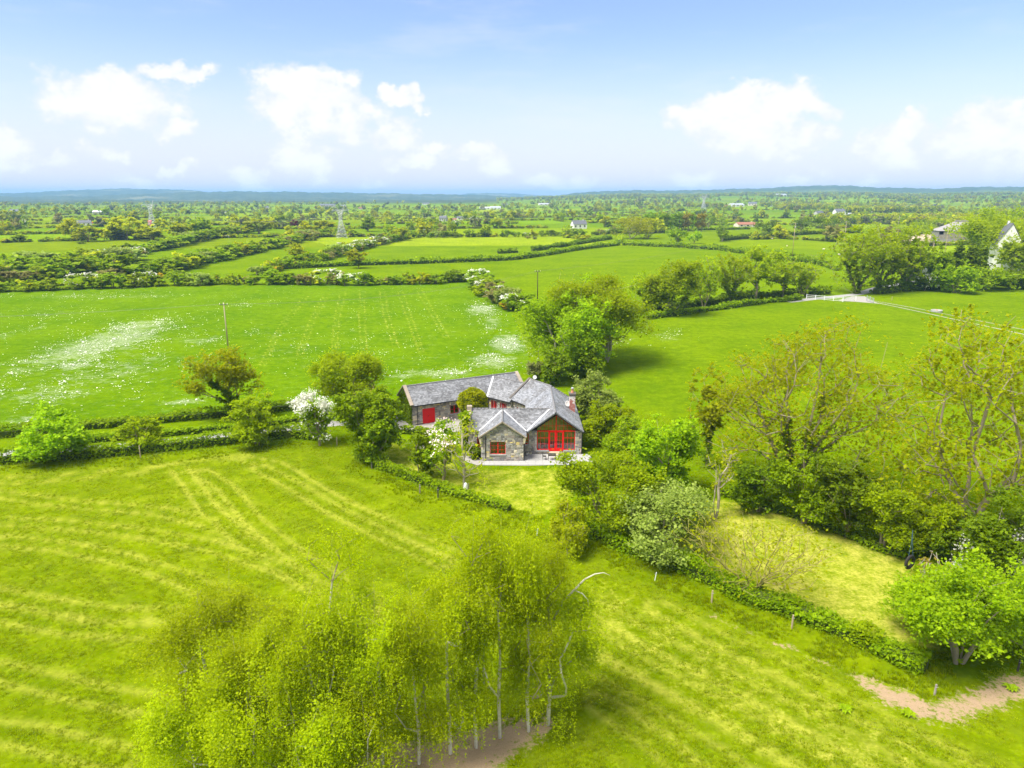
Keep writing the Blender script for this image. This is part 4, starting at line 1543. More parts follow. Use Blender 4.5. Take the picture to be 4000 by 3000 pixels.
wall(E1 - en * 2.55, E0 - en * 2.55, 0, 3.0, None, [])


def window(fr, s0, s1, z0, z1, nx, ny, mat='red_paint', mull=True, sill=True, setb=0.14, bar=0.032, frame=0.07):
    """casement: outer frame, glazing bars, separate panes, stone sill"""
    mb = MB()
    def bx(a, b, c, d, n0, n1):
        mb.prism([fr.at(a, c, n0), fr.at(b, c, n0), fr.at(b, d, n0), fr.at(a, d, n0)], fr.n * (n1 - n0))
    n0, n1 = -setb - 0.05, -setb + 0.03
    bx(s0, s1, z0, z0 + frame, n0, n1); bx(s0, s1, z1 - frame, z1, n0, n1)
    bx(s0, s0 + frame, z0 + frame, z1 - frame, n0, n1); bx(s1 - frame, s1, z0 + frame, z1 - frame, n0, n1)
    if mull:
        c = (s0 + s1) / 2
        bx(c - 0.06, c + 0.06, z0 + frame, z1 - frame, n0, n1 + 0.012)
    w_ = mb.build('window', MATS[mat], HOUSE)
    mb = MB()
    xs = [s0 + (s1 - s0) * k / nx for k in range(nx + 1)]
    zs = [z0 + (z1 - z0) * k / ny for k in range(ny + 1)]
    for x in xs[1:-1]: bx(x - bar / 2, x + bar / 2, z0 + frame, z1 - frame, n0 + .03, n1 - .02)
    for z in zs[1:-1]: bx(s0 + frame, s1 - frame, z - bar / 2, z + bar / 2, n0 + .032, n1 - .018)
    mb.build('glazing_bar', MATS[mat], w_)
    for i in range(nx):
        for j in range(ny):
            pb = MB()
            pb.poly([fr.at(xs[i], zs[j], -setb - 0.012), fr.at(xs[i + 1], zs[j], -setb - 0.012), fr.at(xs[i + 1], zs[j + 1], -setb - 0.012), fr.at(xs[i], zs[j + 1], -setb - 0.012)])
            pb.build('pane', MATS['window_glass'], w_)
    if sill:
        mb = MB()
        bx(s0 - 0.10, s1 + 0.10, z0 - 0.16, z0 - 0.002, -setb - 0.06, 0.11)
        mb.build('sill', MATS['sill_stone'], w_)
    return w_


frA = Frame(A0, A1)
window(frA, *win_A, 4, 3)
window(Frame((-5.5, 85.8), (-3.8, 85.8)), 1.05, 1.62, 0.95, 2.35, 2, 3, mull=False)
window(Frame((1.43, 85.8), (3.18, 85.8)), 0.16, 0.68, 1.35, 2.75, 2, 3, mull=False)
window(Frame(bw0, bw1), 1.2, 2.1, 0.9, 2.3, 2, 3)
for o_ in c_op: window(frc, *o_, 4, 1, bar=0.09, sill=False)
frE = Frame(ew0, ew1)
window(frE, *e_op[1], 2, 2)
window(frE, *e_op[2], 2, 2, mull=False)
# boarded garage door
gd = MB()
gd.prism([frE.at(1.55, 0.02, -0.16), frE.at(3.5, 0.02, -0.16), frE.at(3.5, 2.32, -0.16), frE.at(1.55, 2.32, -0.16)], frE.n * 0.05)
gdo = gd.build('garage_door', MATS['red_paint'], HOUSE)
for k in range(13):
    b = MB()
    a, c = 1.56 + k * 0.149, 1.56 + k * 0.149 + 0.145
    b.prism([frE.at(a, 0.03, -0.109), frE.at(c, 0.03, -0.109), frE.at(c, 2.31, -0.109), frE.at(a, 2.31, -0.109)], frE.n * 0.012)
    b.build('board', MATS['red_paint'], gdo)
b = MB()
b.lathe([(0.05, 0), (0.05, 0.05), (0.02, 0.06)], (0, 0, 0), 10)
hv = [frE.at(2.5, 1.12, -0.09) + frE.d * q[0] + frE.n * q[2] + Vector((0, 0, q[1])) for q in b.v]
b2 = MB()
b2.mesh(hv, b.f)
b2.build('handle', MATS['black_paint'], gdo)
lt = MB()
lt.prism([frE.at(1.3, 2.32, 0.0), frE.at(3.75, 2.32, 0.0), frE.at(3.75, 2.56, 0.0), frE.at(1.3, 2.56, 0.0)], frE.n * 0.06)
lt.build('lintel', MATS['coping'], HOUSE)

# glazed gable
gfr = Frame((0, 85.8), (10, 85.8))
GA, GB, GC = 3.18, 8.05, 5.60
zt = lambda x: 5.24 - 0.714 * abs(x - GC)
gw = MB()
def gbar(x0, x1, z0, z1, n0=-0.20, n1=-0.10, m=gw):
    m.prism([gfr.at(x0, z0, n0), gfr.at(x1, z0, n0), gfr.at(x1, z1, n0), gfr.at(x0, z1, n0)], gfr.n * (n1 - n0))
for x in (GA, 4.62, GC - 0.06, 6.50, GB - 0.09): gbar(x, x + (0.13 if x in (4.62, 6.50) else 0.10), 0.60, 3.02)
gbar(GA, GB, 3.02, 3.16, -0.20, -0.085)
gbar(GA, 4.62, 0.56, 0.68); gbar(6.63, GB, 0.56, 0.68); gbar(4.75, 6.50, 0.40, 0.62)
for sx in (-1, 1):                                   # sloping head
    xe = GA if sx < 0 else GB
    gw.prism([gfr.at(GC, zt(GC), -.2), gfr.at(xe, zt(xe), -.2), gfr.at(xe, zt(xe) - 0.09, -.2), gfr.at(GC, zt(GC) - 0.11, -.2)], gfr.n * 0.1)
gbar(GC - 0.06, GC + 0.06, 3.16, zt(GC) - 0.1)
gwo = gw.build('window', MATS['red_paint'], HOUSE)
tag(gwo, 'tall red glazed gable with double doors')
gb = MB()
xs_top = [GA, 3.62, 4.12, 4.66, 5.12, GC, 6.06, 6.54, 7.02, 7.52, GB]
for x in xs_top[1:-1]:
    if x != GC: gbar(x - .018, x + .018, 3.16, zt(x) - 0.06, -0.17, -0.125, gb)
zr = 3.78
xr_ = (5.24 - zr) / 0.714
gbar(max(GA, GC - xr_), min(GB, GC + xr_), zr - .018, zr + .018, -0.168, -0.127, gb)
side_l, side_r = [GA, 3.64, 4.12, 4.62], [6.63, 7.08, 7.54, GB]
for ss in (side_l, side_r):
    for x in ss[1:-1]: gbar(x - .018, x + .018, 0.68, 3.02, -0.17, -0.125, gb)
    gbar(ss[0], ss[-1], 2.13, 2.20, -0.168, -0.12, gb)
    gbar(ss[0], ss[-1], 1.34, 1.375, -0.166, -0.127, gb)
gb.build('glazing_bar', MATS['red_paint'], gwo)


def gpane(poly, par=gwo):
    pb = MB()
    pb.poly([gfr.at(q[0], q[1], -0.15) for q in poly])
    pb.build('pane', MATS['window_glass'], par)


for i in range(len(xs_top) - 1):
    for (za, zb) in ((3.16, zr), (zr, 5.3)):
        pl = [(xs_top[i], za), (xs_top[i + 1], za), (xs_top[i + 1], zb), (xs_top[i], zb)]
        pl = clip2(pl, 0.714, -1, 5.24 - 0.714 * GC)
        pl = clip2(pl, -0.714, -1, 5.24 + 0.714 * GC)
        if len(pl) > 2 and area2(pl) > 0.01: gpane(pl)
for ss in (side_l, side_r):
    for i in range(3):
        for (za, zb) in ((0.66, 1.357), (1.357, 2.165), (2.165, 3.03)): gpane([(ss[i], za), (ss[i + 1], za), (ss[i + 1], zb), (ss[i], zb)])
for (xa, xb) in ((4.75, GC - 0.06), (GC + 0.06, 6.50)):  # the two door leaves
    dm = MB()
    for q in ((xa, xa + .12, .62, 3.0), (xb - .12, xb, .62, 3.0), (xa + .12, xb - .12, .62, .80), (xa + .12, xb - .12, 2.90, 3.0)): gbar(*q, -0.19, -0.115, dm)
    do = dm.build('door', MATS['red_paint'], HOUSE)
    xm = (xa + xb) / 2
    db = MB()
    gbar(xm - .015, xm + .015, .8, 2.9, -0.17, -0.13, db)
    for z in (1.3, 1.83, 2.37): gbar(xa + .12, xb - .12, z - .015, z + .015, -0.168, -0.132, db)
    db.build('glazing_bar', MATS['red_paint'], do)
    zz = (.8, 1.3, 1.83, 2.37, 2.9)
    for a, b in zip(zz[:-1], zz[1:]):
        gpane([(xa + .12, a), (xm, a), (xm, b), (xa + .12, b)], do)
        gpane([(xm, a), (xb - .12, a), (xb - .12, b), (xm, b)], do)
    hm = MB()
    xh = xb - 0.06 if xa < 5 else xa + 0.06
    gbar(xh - .015, xh + .015, 1.55, 1.78, -0.115, -0.075, hm)
    hm.build('handle', MATS['black_paint'], do)
for (a, b) in ((3.05, 4.70), (6.55, 8.20)):
    mb = MB()
    mb.box(a, b, 85.62, 86.0, 0.40, 0.556)
    mb.build('sill', MATS['sill_stone'], HOUSE)
mb = MB()
mb.box(4.66, 6.62, 85.15, 85.79, 0.0, 0.20)
mb.box(4.72, 6.56, 85.45, 85.79, 0.20, 0.37)
mb.build('step', MATS['sand_stone'], HOUSE)
# dark boarded verge over the glazing
mb = MB()
for sx in (-1, 1):
    xe = DX + sx * DH
    mb.prism([(DX, 85.22, DZ - 0.04), (xe, 85.22, EZ - 0.02), (xe, 85.22, EZ - 0.20), (DX, 85.22, DZ - 0.25)], (0, 0.05, 0))
    mb.prism([(DX, 85.27, DZ - 0.16), (xe, 85.27, EZ - 0.13), (xe, 85.27, EZ - 0.18), (DX, 85.27, DZ - 0.21)], (0, 0.5, 0))
    xi = GA - 0.05 if sx < 0 else GB + 0.05
    mb.prism([(GC, 85.66, 5.62), (xi, 85.66, 5.62 - 0.714 * abs(xi - GC)), (xi, 85.66, zt(xi)), (GC, 85.66, zt(GC))], (0, 0.12, 0))
mb.build('verge_board', MATS['black_paint'], HOUSE)

# gutters and downpipes
def gutter(a, b):
    mb = MB()
    mb.tube([Vector(a), Vector(b)], 0.065, 7)
    mb.build('gutter', MATS['black_paint'], HOUSE)


def downpipe(p):
    mb = MB()
    mb.tube([(p[0], p[1], 0.02), (p[0], p[1], p[2])], 0.045, 7)
    mb.build('downpipe', MATS['black_paint'], HOUSE)


gutter(v3(E0 + en * (EH + .05), EEZ - .08), v3(E0 + en * (EH + .05) + ed * 12.3, EEZ - .08))
gutter(v3(ce + cn * .05, CEZ - .08), v3(vb + cn * .05, CEZ - .08))
gutter((FX0, FEY - .05, EZ - .08), (AX - AH - .1, FEY - .05, EZ - .08))
gutter((AX + AH + .02, FEY - .05, EZ - .08), (DX - DH, FEY - .05, EZ - .08))
gutter((DX + DH + .05, 85.2, EZ - .08), (DX + DH + .05, 99.3, EZ - .08))
gutter((VAL[0], VAL[1] - .1, EZ - .08), v3(Vector(B_END) - n2 * (DH + .05), EZ - .08))
for p in ((-3.28, 83.22, 3.3), (1.52, 83.32, 3.05), (8.93, 85.75, 3.1), tuple(v3(E0 + en * 2.62 + ed * 0.75, 3.0))): downpipe(p)

# chimney: limewashed over red brick, two pots
chx, chy = 8.15, 92.6
mb = MB(); mb.box(chx - .38, chx + .38, chy - .40, chy + .40, 2.9, 6.05); ch = mb.build('chimney', MATS['brick_red'], HOUSE)


def worn():
    m = bpy.data.materials.new('worn_limewash')
    m.use_nodes = True
    t = NT(m.node_tree)
    pos = t.n('ShaderNodeNewGeometry').outputs['Position']
    z = t.n('ShaderNodeSeparateXYZ', {0: pos}).outputs[2]
    n = t.noise(pos, 2.6, 6.0, 0.7)
    f = t.step(t.m('ADD', n, t.m('MULTIPLY', t.m('SUBTRACT', z, 5.2), 0.12)), 0.44, 0.56)
    c = t.mix(f, (0.40, 0.15, 0.12), (0.70, 0.66, 0.62))
    b = t.n('ShaderNodeBsdfPrincipled', {'Base Color': c, 'Roughness': 0.9})
    t.n('ShaderNodeOutputMaterial', {0: b.outputs[0]})
    return m


ch.data.materials[0] = worn()
mb = MB(); mb.box(chx - .46, chx + .46, chy - .48, chy + .48, 6.05, 6.30); mb.box(chx - .42, chx + .42, chy - .44, chy + .44, 5.92, 6.05); mb.build('chimney_cap', MATS['coping_dark'], ch)
mb = MB(); mb.lathe([(0.20, 0), (0.19, 0.12), (0.15, 0.2), (0.15, 0.42), (0.18, 0.5)], (chx, chy, 6.30), 12); mb.build('chimney_pot', MATS['terracotta'], ch)
mb = MB(); mb.lathe([(0.17, 0), (0.19, 0.06), (0.19, 0.16), (0.05, 0.24)], (chx, chy, 6.82), 12); mb.build('cowl', MATS['galvanised'], ch)


def dish(p, az_, r, name='satellite_dish'):
    mb = MB()
    prof = [(r * k / 5, 0.22 * r * (k / 5) ** 2) for k in range(6)]
    tmp = MB()
    tmp.lathe([(max(a, .01), b) for a, b in prof] + [(max(a, .01), b + .02) for a, b in reversed(prof)], (0, 0, 0), 14)
    M = Matrix.Translation(p) @ Matrix.Rotation(az_, 4, 'Z') @ Matrix.Rotation(R_(65), 4, 'X')
    mb.mesh([M @ Vector(q) for q in tmp.v], tmp.f)
    d = mb.build(name, MATS['dish_grey'], HOUSE, True)
    mb = MB()
    mb.tube([p, Vector(p) + Vector((0.10, 0.12, -0.45))], 0.025, 6)
    q = M @ Vector((0, 0, r * 0.9))
    mb.tube([M @ Vector((0, -r * .8, .1)), q], 0.015, 5)
    mb.build('bracket', MATS['galvanised'], d)


dish(Vector((chx - 0.62, chy - 0.05, 4.75)), R_(20), 0.40)
dish(Vector((3.35, 101.6, 6.15)), R_(10), 0.30)
# meter cupboard and wall lamp by the front bay
mb = MB(); mb.box(-5.35, -4.75, 85.68, 85.79, 0.85, 1.45); mb.build('meter_box', MATS['dish_grey'], HOUSE)
# rooms behind the glass
mb = MB()
mb.box(2.3, 8.5, 86.15, 97, 0.30, 0.45); mb.build('room_floor', MATS['interior_floor'], HOUSE)
mb = MB()
mb.box(2.56, 2.66, 86.15, 97, 0.45, 3.1); mb.box(8.40, 8.50, 86.15, 97, 0.45, 3.1); mb.prism([(2.66, 95.6, .45), (8.40, 95.6, .45), (8.40, 95.6, 3.1), (DX, 95.6, 5.3), (2.66, 95.6, 3.1)], (0, .1, 0))
mb.box(-3.4, 1.05, 87.2, 87.3, 0.3, 3.0)
mb.build('room_wall', MATS['interior_cream'], HOUSE)
mb = MB()
mb.box(-3.4, 1.05, 83.7, 87.2, 0.2, 0.3)
mb.build('room_floor', MATS['interior_floor'], HOUSE)
# ivy over the garage gable
rg = np.random.default_rng(44)
ni = 5200
a = rg.uniform(-2.6, 2.6, ni)
zt_ = 5.25 - e_sl * np.abs(a)
zz = rg.uniform(0, 1, ni) ** 0.9 * zt_
keep = (np.sin(a * 1.7 + 1) + np.sin(a * 4.1) * .5 + rg.normal(size=ni) * .5 + (zz / zt_ - .3) > -0.9)
C = np.stack([E0.x + en.x * a - ed.x * (0.12 + np.abs(rg.normal(size=ni)) * .09), E0.y + en.y * a - ed.y * (0.12 + np.abs(rg.normal(size=ni)) * .09), zz], 1)[keep]
link('ivy', fast_mesh('ivy', leaf_quads(C - np.array(ORG[HOUSE]), 0.20, rg, 0.2), 4, MATS['leaf_dark']), HOUSE)
# climber on the wing's parapet gable
ni = 2600
zz = rg.uniform(0, 1, ni) * 5.4
wdt = 0.75 - 0.25 * np.sin(zz)
C = np.stack([-6.0 + rg.normal(size=ni) * .32 * wdt, 86.6 + rg.normal(size=ni) * .45 * wdt - 0.1 * zz, zz + .1], 1)
link('climber', fast_mesh('climber', leaf_quads(C - np.array(ORG[HOUSE]), 0.20, rg, 0.2), 4, MATS['leaf_fresh']), HOUSE)

# terrace
terr = empty('terrace', (3, 83.5, 0), None, None)
tag(terr, 'pale paved terrace in front of the glazed gable', None, kind='structure')
mb = MB()
mb.poly([(1.50, 85.75, .03), (1.50, 83.25, .03), (-3.9, 83.25, .03), (-4.2, 84.6, .03), (-5.4, 85.6, .03), (-6.6, 84.9, .03), (-5.6, 83.0, .03), (-4.3, 81.9, .03), (2.0, 81.75, .03), (9.0, 82.2, .03), (9.8, 84.0, .03), (9.4, 85.75, .03)])
mb.build('bed', MATS['gravel'], terr)
rg = np.random.default_rng(12)
y = 81.95
base = MB(); base.box(-.5, .5, -.5, .5, 0, .035)
slab = bpy.data.meshes.new('slab'); slab.from_pydata(base.v, [], base.f); slab.materials.append(MATS['paving'])
while y < 85.6:
    dy = float(rg.choice([0.6, 0.75, 0.9]))
    dy = min(dy, 85.7 - y)
    x = 1.55 if y > 83.0 else -4.0
    while x < 9.2:
        dx = float(rg.choice([0.6, 0.9, 1.2]))
        link('slab', slab, terr, (x + dx / 2 - 3, y + dy / 2 - 83.5, 0.034 + rg.uniform(0, .006)), (0, 0, 0), (dx - .02, dy - .02, 1))
        x += dx
    y += dy


def garden_chair(p, rz, label):
    e = empty('garden_chair', (0, 0, 0), label, 'chair', 'metal chairs on the terrace')
    for nm, boxes in (('seat', [(-.22, .22, -.22, .22, .43, .46)]), ('backrest', [(-.22, -.18, .19, .22, .46, .92), (.18, .22, .19, .22, .46, .92), (-.18, .18, .19, .22, .86, .92), (-.10, -.08, .195, .215, .46, .86), (.08, .10, .195, .215, .46, .86)])):
        mb = MB()
        for b in boxes: mb.box(*b)
        mb.build(nm, MATS['pole_dark'], e)
    for sx in (-1, 1):
        for sy in (-1, 1):
            mb = MB(); mb.tube([(sx * .2, sy * .2, 0), (sx * .2, sy * .2, .43)], .018, 6); mb.build('leg', MATS['pole_dark'], e)
    e.location = p
    e.rotation_euler = (0, 0, rz)


garden_chair((4.05, 83.75, 0.07), R_(80), 'dark metal garden chair nearest the front bay on the terrace')
garden_chair((6.1, 84.3, 0.07), R_(-160), 'dark metal garden chair behind the table by the glazed doors')
e = empty('garden_table', (0, 0, 0), 'dark metal slatted garden table on the terrace below the glazed doors', 'table')
for k in range(7):
    mb = MB(); mb.box(-.5, .5, -.38 + k * .11, -.29 + k * .11, .70, .725); mb.build('slat', MATS['pole_dark'], e)
for sx in (-1, 1):
    for sy in (-1, 1):
        mb = MB(); mb.tube([(sx * .46, sy * .34, 0), (sx * .46, sy * .34, .7)], .02, 6); mb.build('leg', MATS['pole_dark'], e)
mb = MB(); mb.box(-.46, .46, -.35, -.33, .6, .7); mb.box(-.46, .46, .33, .35, .6, .7); mb.build('apron', MATS['pole_dark'], e)
e.location = (5.0, 83.7, 0.07)
e = empty('flower_pot', (1.9, 85.2, 0.07), 'small round grey pot by the wall between bay and glazed gable', 'pot')
mb = MB(); mb.lathe([(.12, .0), (.2, .12), (.22, .28), (.17, .4), (.19, .42)], (1.9, 85.2, .07), 14); mb.build('body', MATS['render_grey'], e, True)
mb = MB(); mb.lathe([(.16, .40), (.15, .44)], (1.9, 85.2, .07), 14); mb.build('soil', MATS['bark'], e)

def nth(k):
    return '%d%s' % (k, 'th' if 10 <= k % 100 <= 20 else {1: 'st', 2: 'nd', 3: 'rd'}.get(k % 10, 'th'))



# ------------------------------------------------------------------ birch grove in the foreground
BIRCH = [(proto_parts('birch', 15, 3.6, 36000, 0.078, 101, dict(zb=.10)), (15, 3.6)), (proto_parts('birch', 15, 3.6, 36000, 0.078, 102, dict(zb=.06)), (15, 3.6)),
         (proto_parts('birch_thin', 15, 3.2, 16000, 0.075, 103), (15, 3.2)), (proto_parts('birch', 9, 3.4, 32000, 0.078, 104, dict(zb=0.1)), (9, 3.4))]
GROVE = [  # u, v of the foot, top v, half width, pattern, words
    (1184, 1565, 1200, 98, 0, 'birch at the right end of the grove, white foot on bare soil edge'),
    (1142, 1580, 1120, 78, 1, 'birch second from the right end of the foreground grove'),
    (1080, 1594, 1048, 84, 0, 'tallest birch in the grove with a long white trunk'),
    (1029, 1615, 1072, 74, 2, 'thin topped birch left of the tallest birch in the grove'),
    (973, 1628, 1180, 88, 1, 'birch standing in a grass tuft on the bare soil'),
    (905, 1650, 1240, 80, 0, 'birch in the middle of the grove behind the bare soil'),
    (827, 1657, 1215, 86, 1, 'birch with a leaning pale foot left of the bare soil'),
    (749, 1640, 1112, 84, 2, 'sparse birch with a forked white top left of the grove centre'),
    (690, 1690, 1265, 92, 0, 'birch left of the fork topped sparse birch'),
    (590, 1660, 1285, 90, 1, 'birch between the sparse fork topped birch and the left end'),
    (462, 1600, 1222, 98, 0, 'yellow green birch at the upper left end of the grove'),
    (565, 1735, 1432, 100, 3, 'low bushy birch at the front left of the grove'),
    (425, 1700, 1440, 98, 3, 'low bushy birch at the lower left corner of the grove'),
    (655, 1770, 1500, 100, 3, 'low bushy birch at the front middle of the grove'),
    (800, 1740, 1490, 84, 3, 'low birch at the bottom edge beside the bare soil'),
]
for i, (u, v, vt_, hw, k, lb) in enumerate(GROVE):
    p = G(u, v)
    h = height_at(u, vt_, p.y)
    wd = hw / F_ * math.hypot(p.y, CAM_H) * 0.98
    pr, nom = BIRCH[k]
    place_parts('birch_tree', pr, nom, p, h, wd, i * 1.7 + 0.4, lb, 'tree', 'birch grove')
# the long bare limb leaning out of the right-hand birch
mb = MB()
yb = G(1184, 1565).y
def AT(u, v, y):
    d = pix_dir(u, v)
    return Vector((d.x * y / d.y, y, CAM_H + d.z * y / d.y))
mb.tube([AT(1195, 1340, yb), AT(1215, 1300, yb), AT(1240, 1275, yb), AT(1262, 1252, yb), AT(1285, 1240, yb), AT(1304, 1237, yb), AT(1318, 1243, yb)], [.08, .07, .06, .05, .035, .02, .012], 6)
mb.tube([AT(1240, 1275, yb), AT(1258, 1282, yb - .3), AT(1270, 1296, yb - .3), AT(1272, 1312, yb - .3)], [.035, .03, .02, .012], 5)
lim = mb.build('branch', MATS['bark_birch'], None, True)
lim.parent = bpy.data.objects['birch_tree']
bp_ = bpy.data.objects['birch_tree']
lim.matrix_parent_inverse = (Matrix.Translation(bp_.location) @ Matrix.Rotation(bp_.rotation_euler.z, 4, 'Z') @ Matrix.Diagonal((*bp_.scale, 1))).inverted()

# ------------------------------------------------------------------ garden and field trees near the house
plant('fresh', 'round bright shrub at the left end of the near driveway hedge', 117, 992, 888, 64, 201, 'shrub', dens=1.1)
plant('fresh', 'small yellow green shrub in the driveway hedge right of the round one', 305, 972, 903, 42, 202, 'shrub', opt=dict(mat='leaf_lime'))
plant('fresh', 'round yellow green bush beside the ivy covered ash', 553, 958, 848, 56, 203, 'shrub', opt=dict(mat='leaf_lime', ncl=200))
plant('single_ash', 'olive ash with ivy covered trunk at the driveway hedge', 497, 908, 748, 74, 204, opt=dict(lean=(0.0, 0.0), shape=[(0, 0, .72, .75, .26, 2), (-.7, 0, .48, .5, .14, .5), (.5, 0, .55, .5, .2, .5)]), dens=.62)
plant('blossom', 'white blossoming apple tree left of the dark green garden tree', 690, 962, 846, 50, 205, dens=1.2)
plant('olive', 'domed yellow green tree behind the brown shrub beside the garage', 772, 905, 758, 80, 206, dens=1.2, opt=dict(zb=.2, mat='leaf_lime', ncl=260))
plant('bare_tree', 'brownish leafless shrub between the domed tree and the dark tree', 795, 925, 822, 55, 207, 'shrub', opt=dict(ncl=260, mat='leaf_bronze', zb=.1, stems=3, spread=.5))
plant('dense', 'dense dark green tree left of the garage', 788, 990, 840, 70, 208, dens=1.7, opt=dict(ncl=240))
plant('dense', 'lighter green bush in front of the dense dark tree', 815, 1000, 895, 46, 209, 'shrub', dens=1.2, opt=dict(mat='leaf_fresh'))
plant('dense', 'slim green tree in the front garden hedge', 908, 1028, 922, 33, 210, dens=1.0)
plant('pink', 'pink and white blossoming tree in the front garden', 956, 1038, 925, 42, 211, dens=.7)
plant('bare_tree', 'pale leafless tree in front of the bay window', 1002, 1052, 905, 46, 212, opt=dict(ncl=140))
plant('pink', 'small pink blossoming bush beside the gravel yard', 962, 962, 905, 28, 213, 'shrub', dens=.9)
plant('darkdense', 'dark evergreen shrub at the left side of the front bay', 1026, 993, 960, 17, 214, 'shrub', pos=(-4.75, 84.3, 0), dens=1.6)
def ball_bush():
    rg = np.random.default_rng(215)
    c = Vector((-5.55, 96.2, 0))
    top = height_at(1019, 838, c.y)
    r = 2.15
    e = empty('shrub', c, 'clipped round olive green bush in the courtyard', 'shrub')
    n = 5200
    d = rg.normal(size=(n, 3))
    d /= np.linalg.norm(d, axis=1)[:, None]
    lump = 1 + .05 * np.sin(d[:, 0] * 5 + 1) * np.sin(d[:, 1] * 6) + .04 * np.sin(d[:, 2] * 9 + d[:, 0] * 4)
    C = d * (r * lump * (1 - np.abs(rg.normal(size=n)) * .09))[:, None] * [1, 1, .92] + [0, 0, top - r * .95]
    link('crown', fast_mesh('crown', leaf_quads(C, .17, rg, .8), 4, MATS['leaf_olive']), e)
    mb = MB()
    mb.tube([c, c + Vector((.05, 0, top - r))], [.16, .13], 7)
    for k in range(9):
        a = k * .7
        mb.tube([c + Vector((0, 0, top - r * 1.6)), c + Vector((math.cos(a) * 1.2, math.sin(a) * 1.2, top - r * .9 + .4 * math.sin(k * 2)))], [.07, .02], 5)
    mb.build('trunk', MATS['bark'], e, True)
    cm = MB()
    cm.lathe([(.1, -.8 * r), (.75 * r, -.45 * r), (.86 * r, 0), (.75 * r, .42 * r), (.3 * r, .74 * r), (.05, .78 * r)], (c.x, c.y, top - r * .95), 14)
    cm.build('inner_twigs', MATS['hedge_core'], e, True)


ball_bush()
# behind the house
plant('sycamore', 'large dark sycamore behind the garage range, left of the pair', 1208, 802, 632, 98, 221, dens=1.15, opt=dict(mat='leaf_mid', ncl=320, zb=.03))
plant('sycamore', 'mid green sycamore filling the gap between the two big ones', 1262, 800, 618, 74, 228, dens=1.1, opt=dict(mat='leaf_fresh', ncl=260, zb=.04))
plant('sycamore', 'tall bright sycamore behind the house with a pale trunk', 1310, 782, 596, 112, 222, dens=1.0, opt=dict(mat='leaf_lime', ncl=320, zb=.12))
plant('darkdense', 'dark laurel below the left sycamore behind the house', 1195, 828, 752, 46, 223, 'shrub', dens=1.2)
plant('darkdense', 'dark laurel below the pale sycamore trunk', 1278, 815, 740, 40, 224, 'shrub', dens=1.2, opt=dict(mat='leaf_mid'))
plant('olive', 'pale grassy shrub behind the garage gable end', 1160, 818, 780, 28, 225, 'shrub', opt=dict(mat='leaf_grey'))
plant('bare_tree', 'bare topped tree rising between the two sycamores', 1240, 770, 600, 50, 226, opt=dict(ncl=160))
plant('pink', 'pale pink blossoming bush by the ruined wall', 1216, 795, 752, 18, 227, 'shrub')
# right of the house
plant('dense', 'pale green thicket against the right side of the house, far end', 1288, 905, 812, 52, 231, 'shrub', opt=dict(mat='leaf_pale'), dens=1.2)
plant('fresh', 'green thicket against the right side of the house, middle', 1318, 960, 862, 58, 232, 'shrub', dens=1.3, opt=dict(mat='leaf_lime'))
plant('fresh', 'bright green bush at the right corner of the terrace', 1350, 1010, 905, 54, 233, 'shrub', dens=1.1)
plant('fresh', 'large bright green bush below the terrace', 1305, 1150, 990, 98, 234, 'shrub', dens=1.3, opt=dict(ncl=280, mat='leaf_lime'))
plant('fresh', 'mid green tree right of the large bright bush', 1425, 1065, 890, 72, 235, dens=1.3, opt=dict(mat='leaf_fresh', ncl=260))
plant('pale', 'silvery pale bush in front of the mid green tree', 1440, 1195, 1040, 92, 236, 'shrub', dens=1.2, opt=dict(ncl=260))
plant('olive', 'small olive drooping tree left of the silvery bush', 1228, 1195, 1088, 52, 237, dens=.9, opt=dict(strand=1.0))
plant('darkdense', 'dark green shrub low behind the silvery bush', 1490, 1130, 1050, 42, 238, 'shrub')
plant('bare_tree', 'slim twin stemmed young tree on the lawn edge', 1548, 1118, 955, 34, 239, opt=dict(stems=2, spread=.3, ncl=120, mat='leaf_olive', zb=.35))
plant('ash', 'wide spreading ash with bare limbs in the field hedge', 1705, 1060, 690, 176, 241, dens=.29, opt=dict(ncl=560, shape=[(0, 0, .62, .95, .36, 2), (-.55, 0, .5, .45, .25, .5), (.5, 0, .52, .45, .25, .5), (0, 0, .8, .6, .2, .6)]))
plant('single_ash', 'slender ivy clad ash left of the wide spreading ash', 1528, 1010, 800, 48, 242, dens=.6)
plant('willow', 'contorted willow with drooping twigs at the right', 2085, 1150, 700, 190, 243, dens=.33, opt=dict(ncl=560, shape=[(0, 0, .58, .9, .38, 2), (-.5, 0, .3, .55, .2, .6), (.5, 0, .45, .5, .25, .5), (-.1, 0, .82, .55, .18, .6)]))
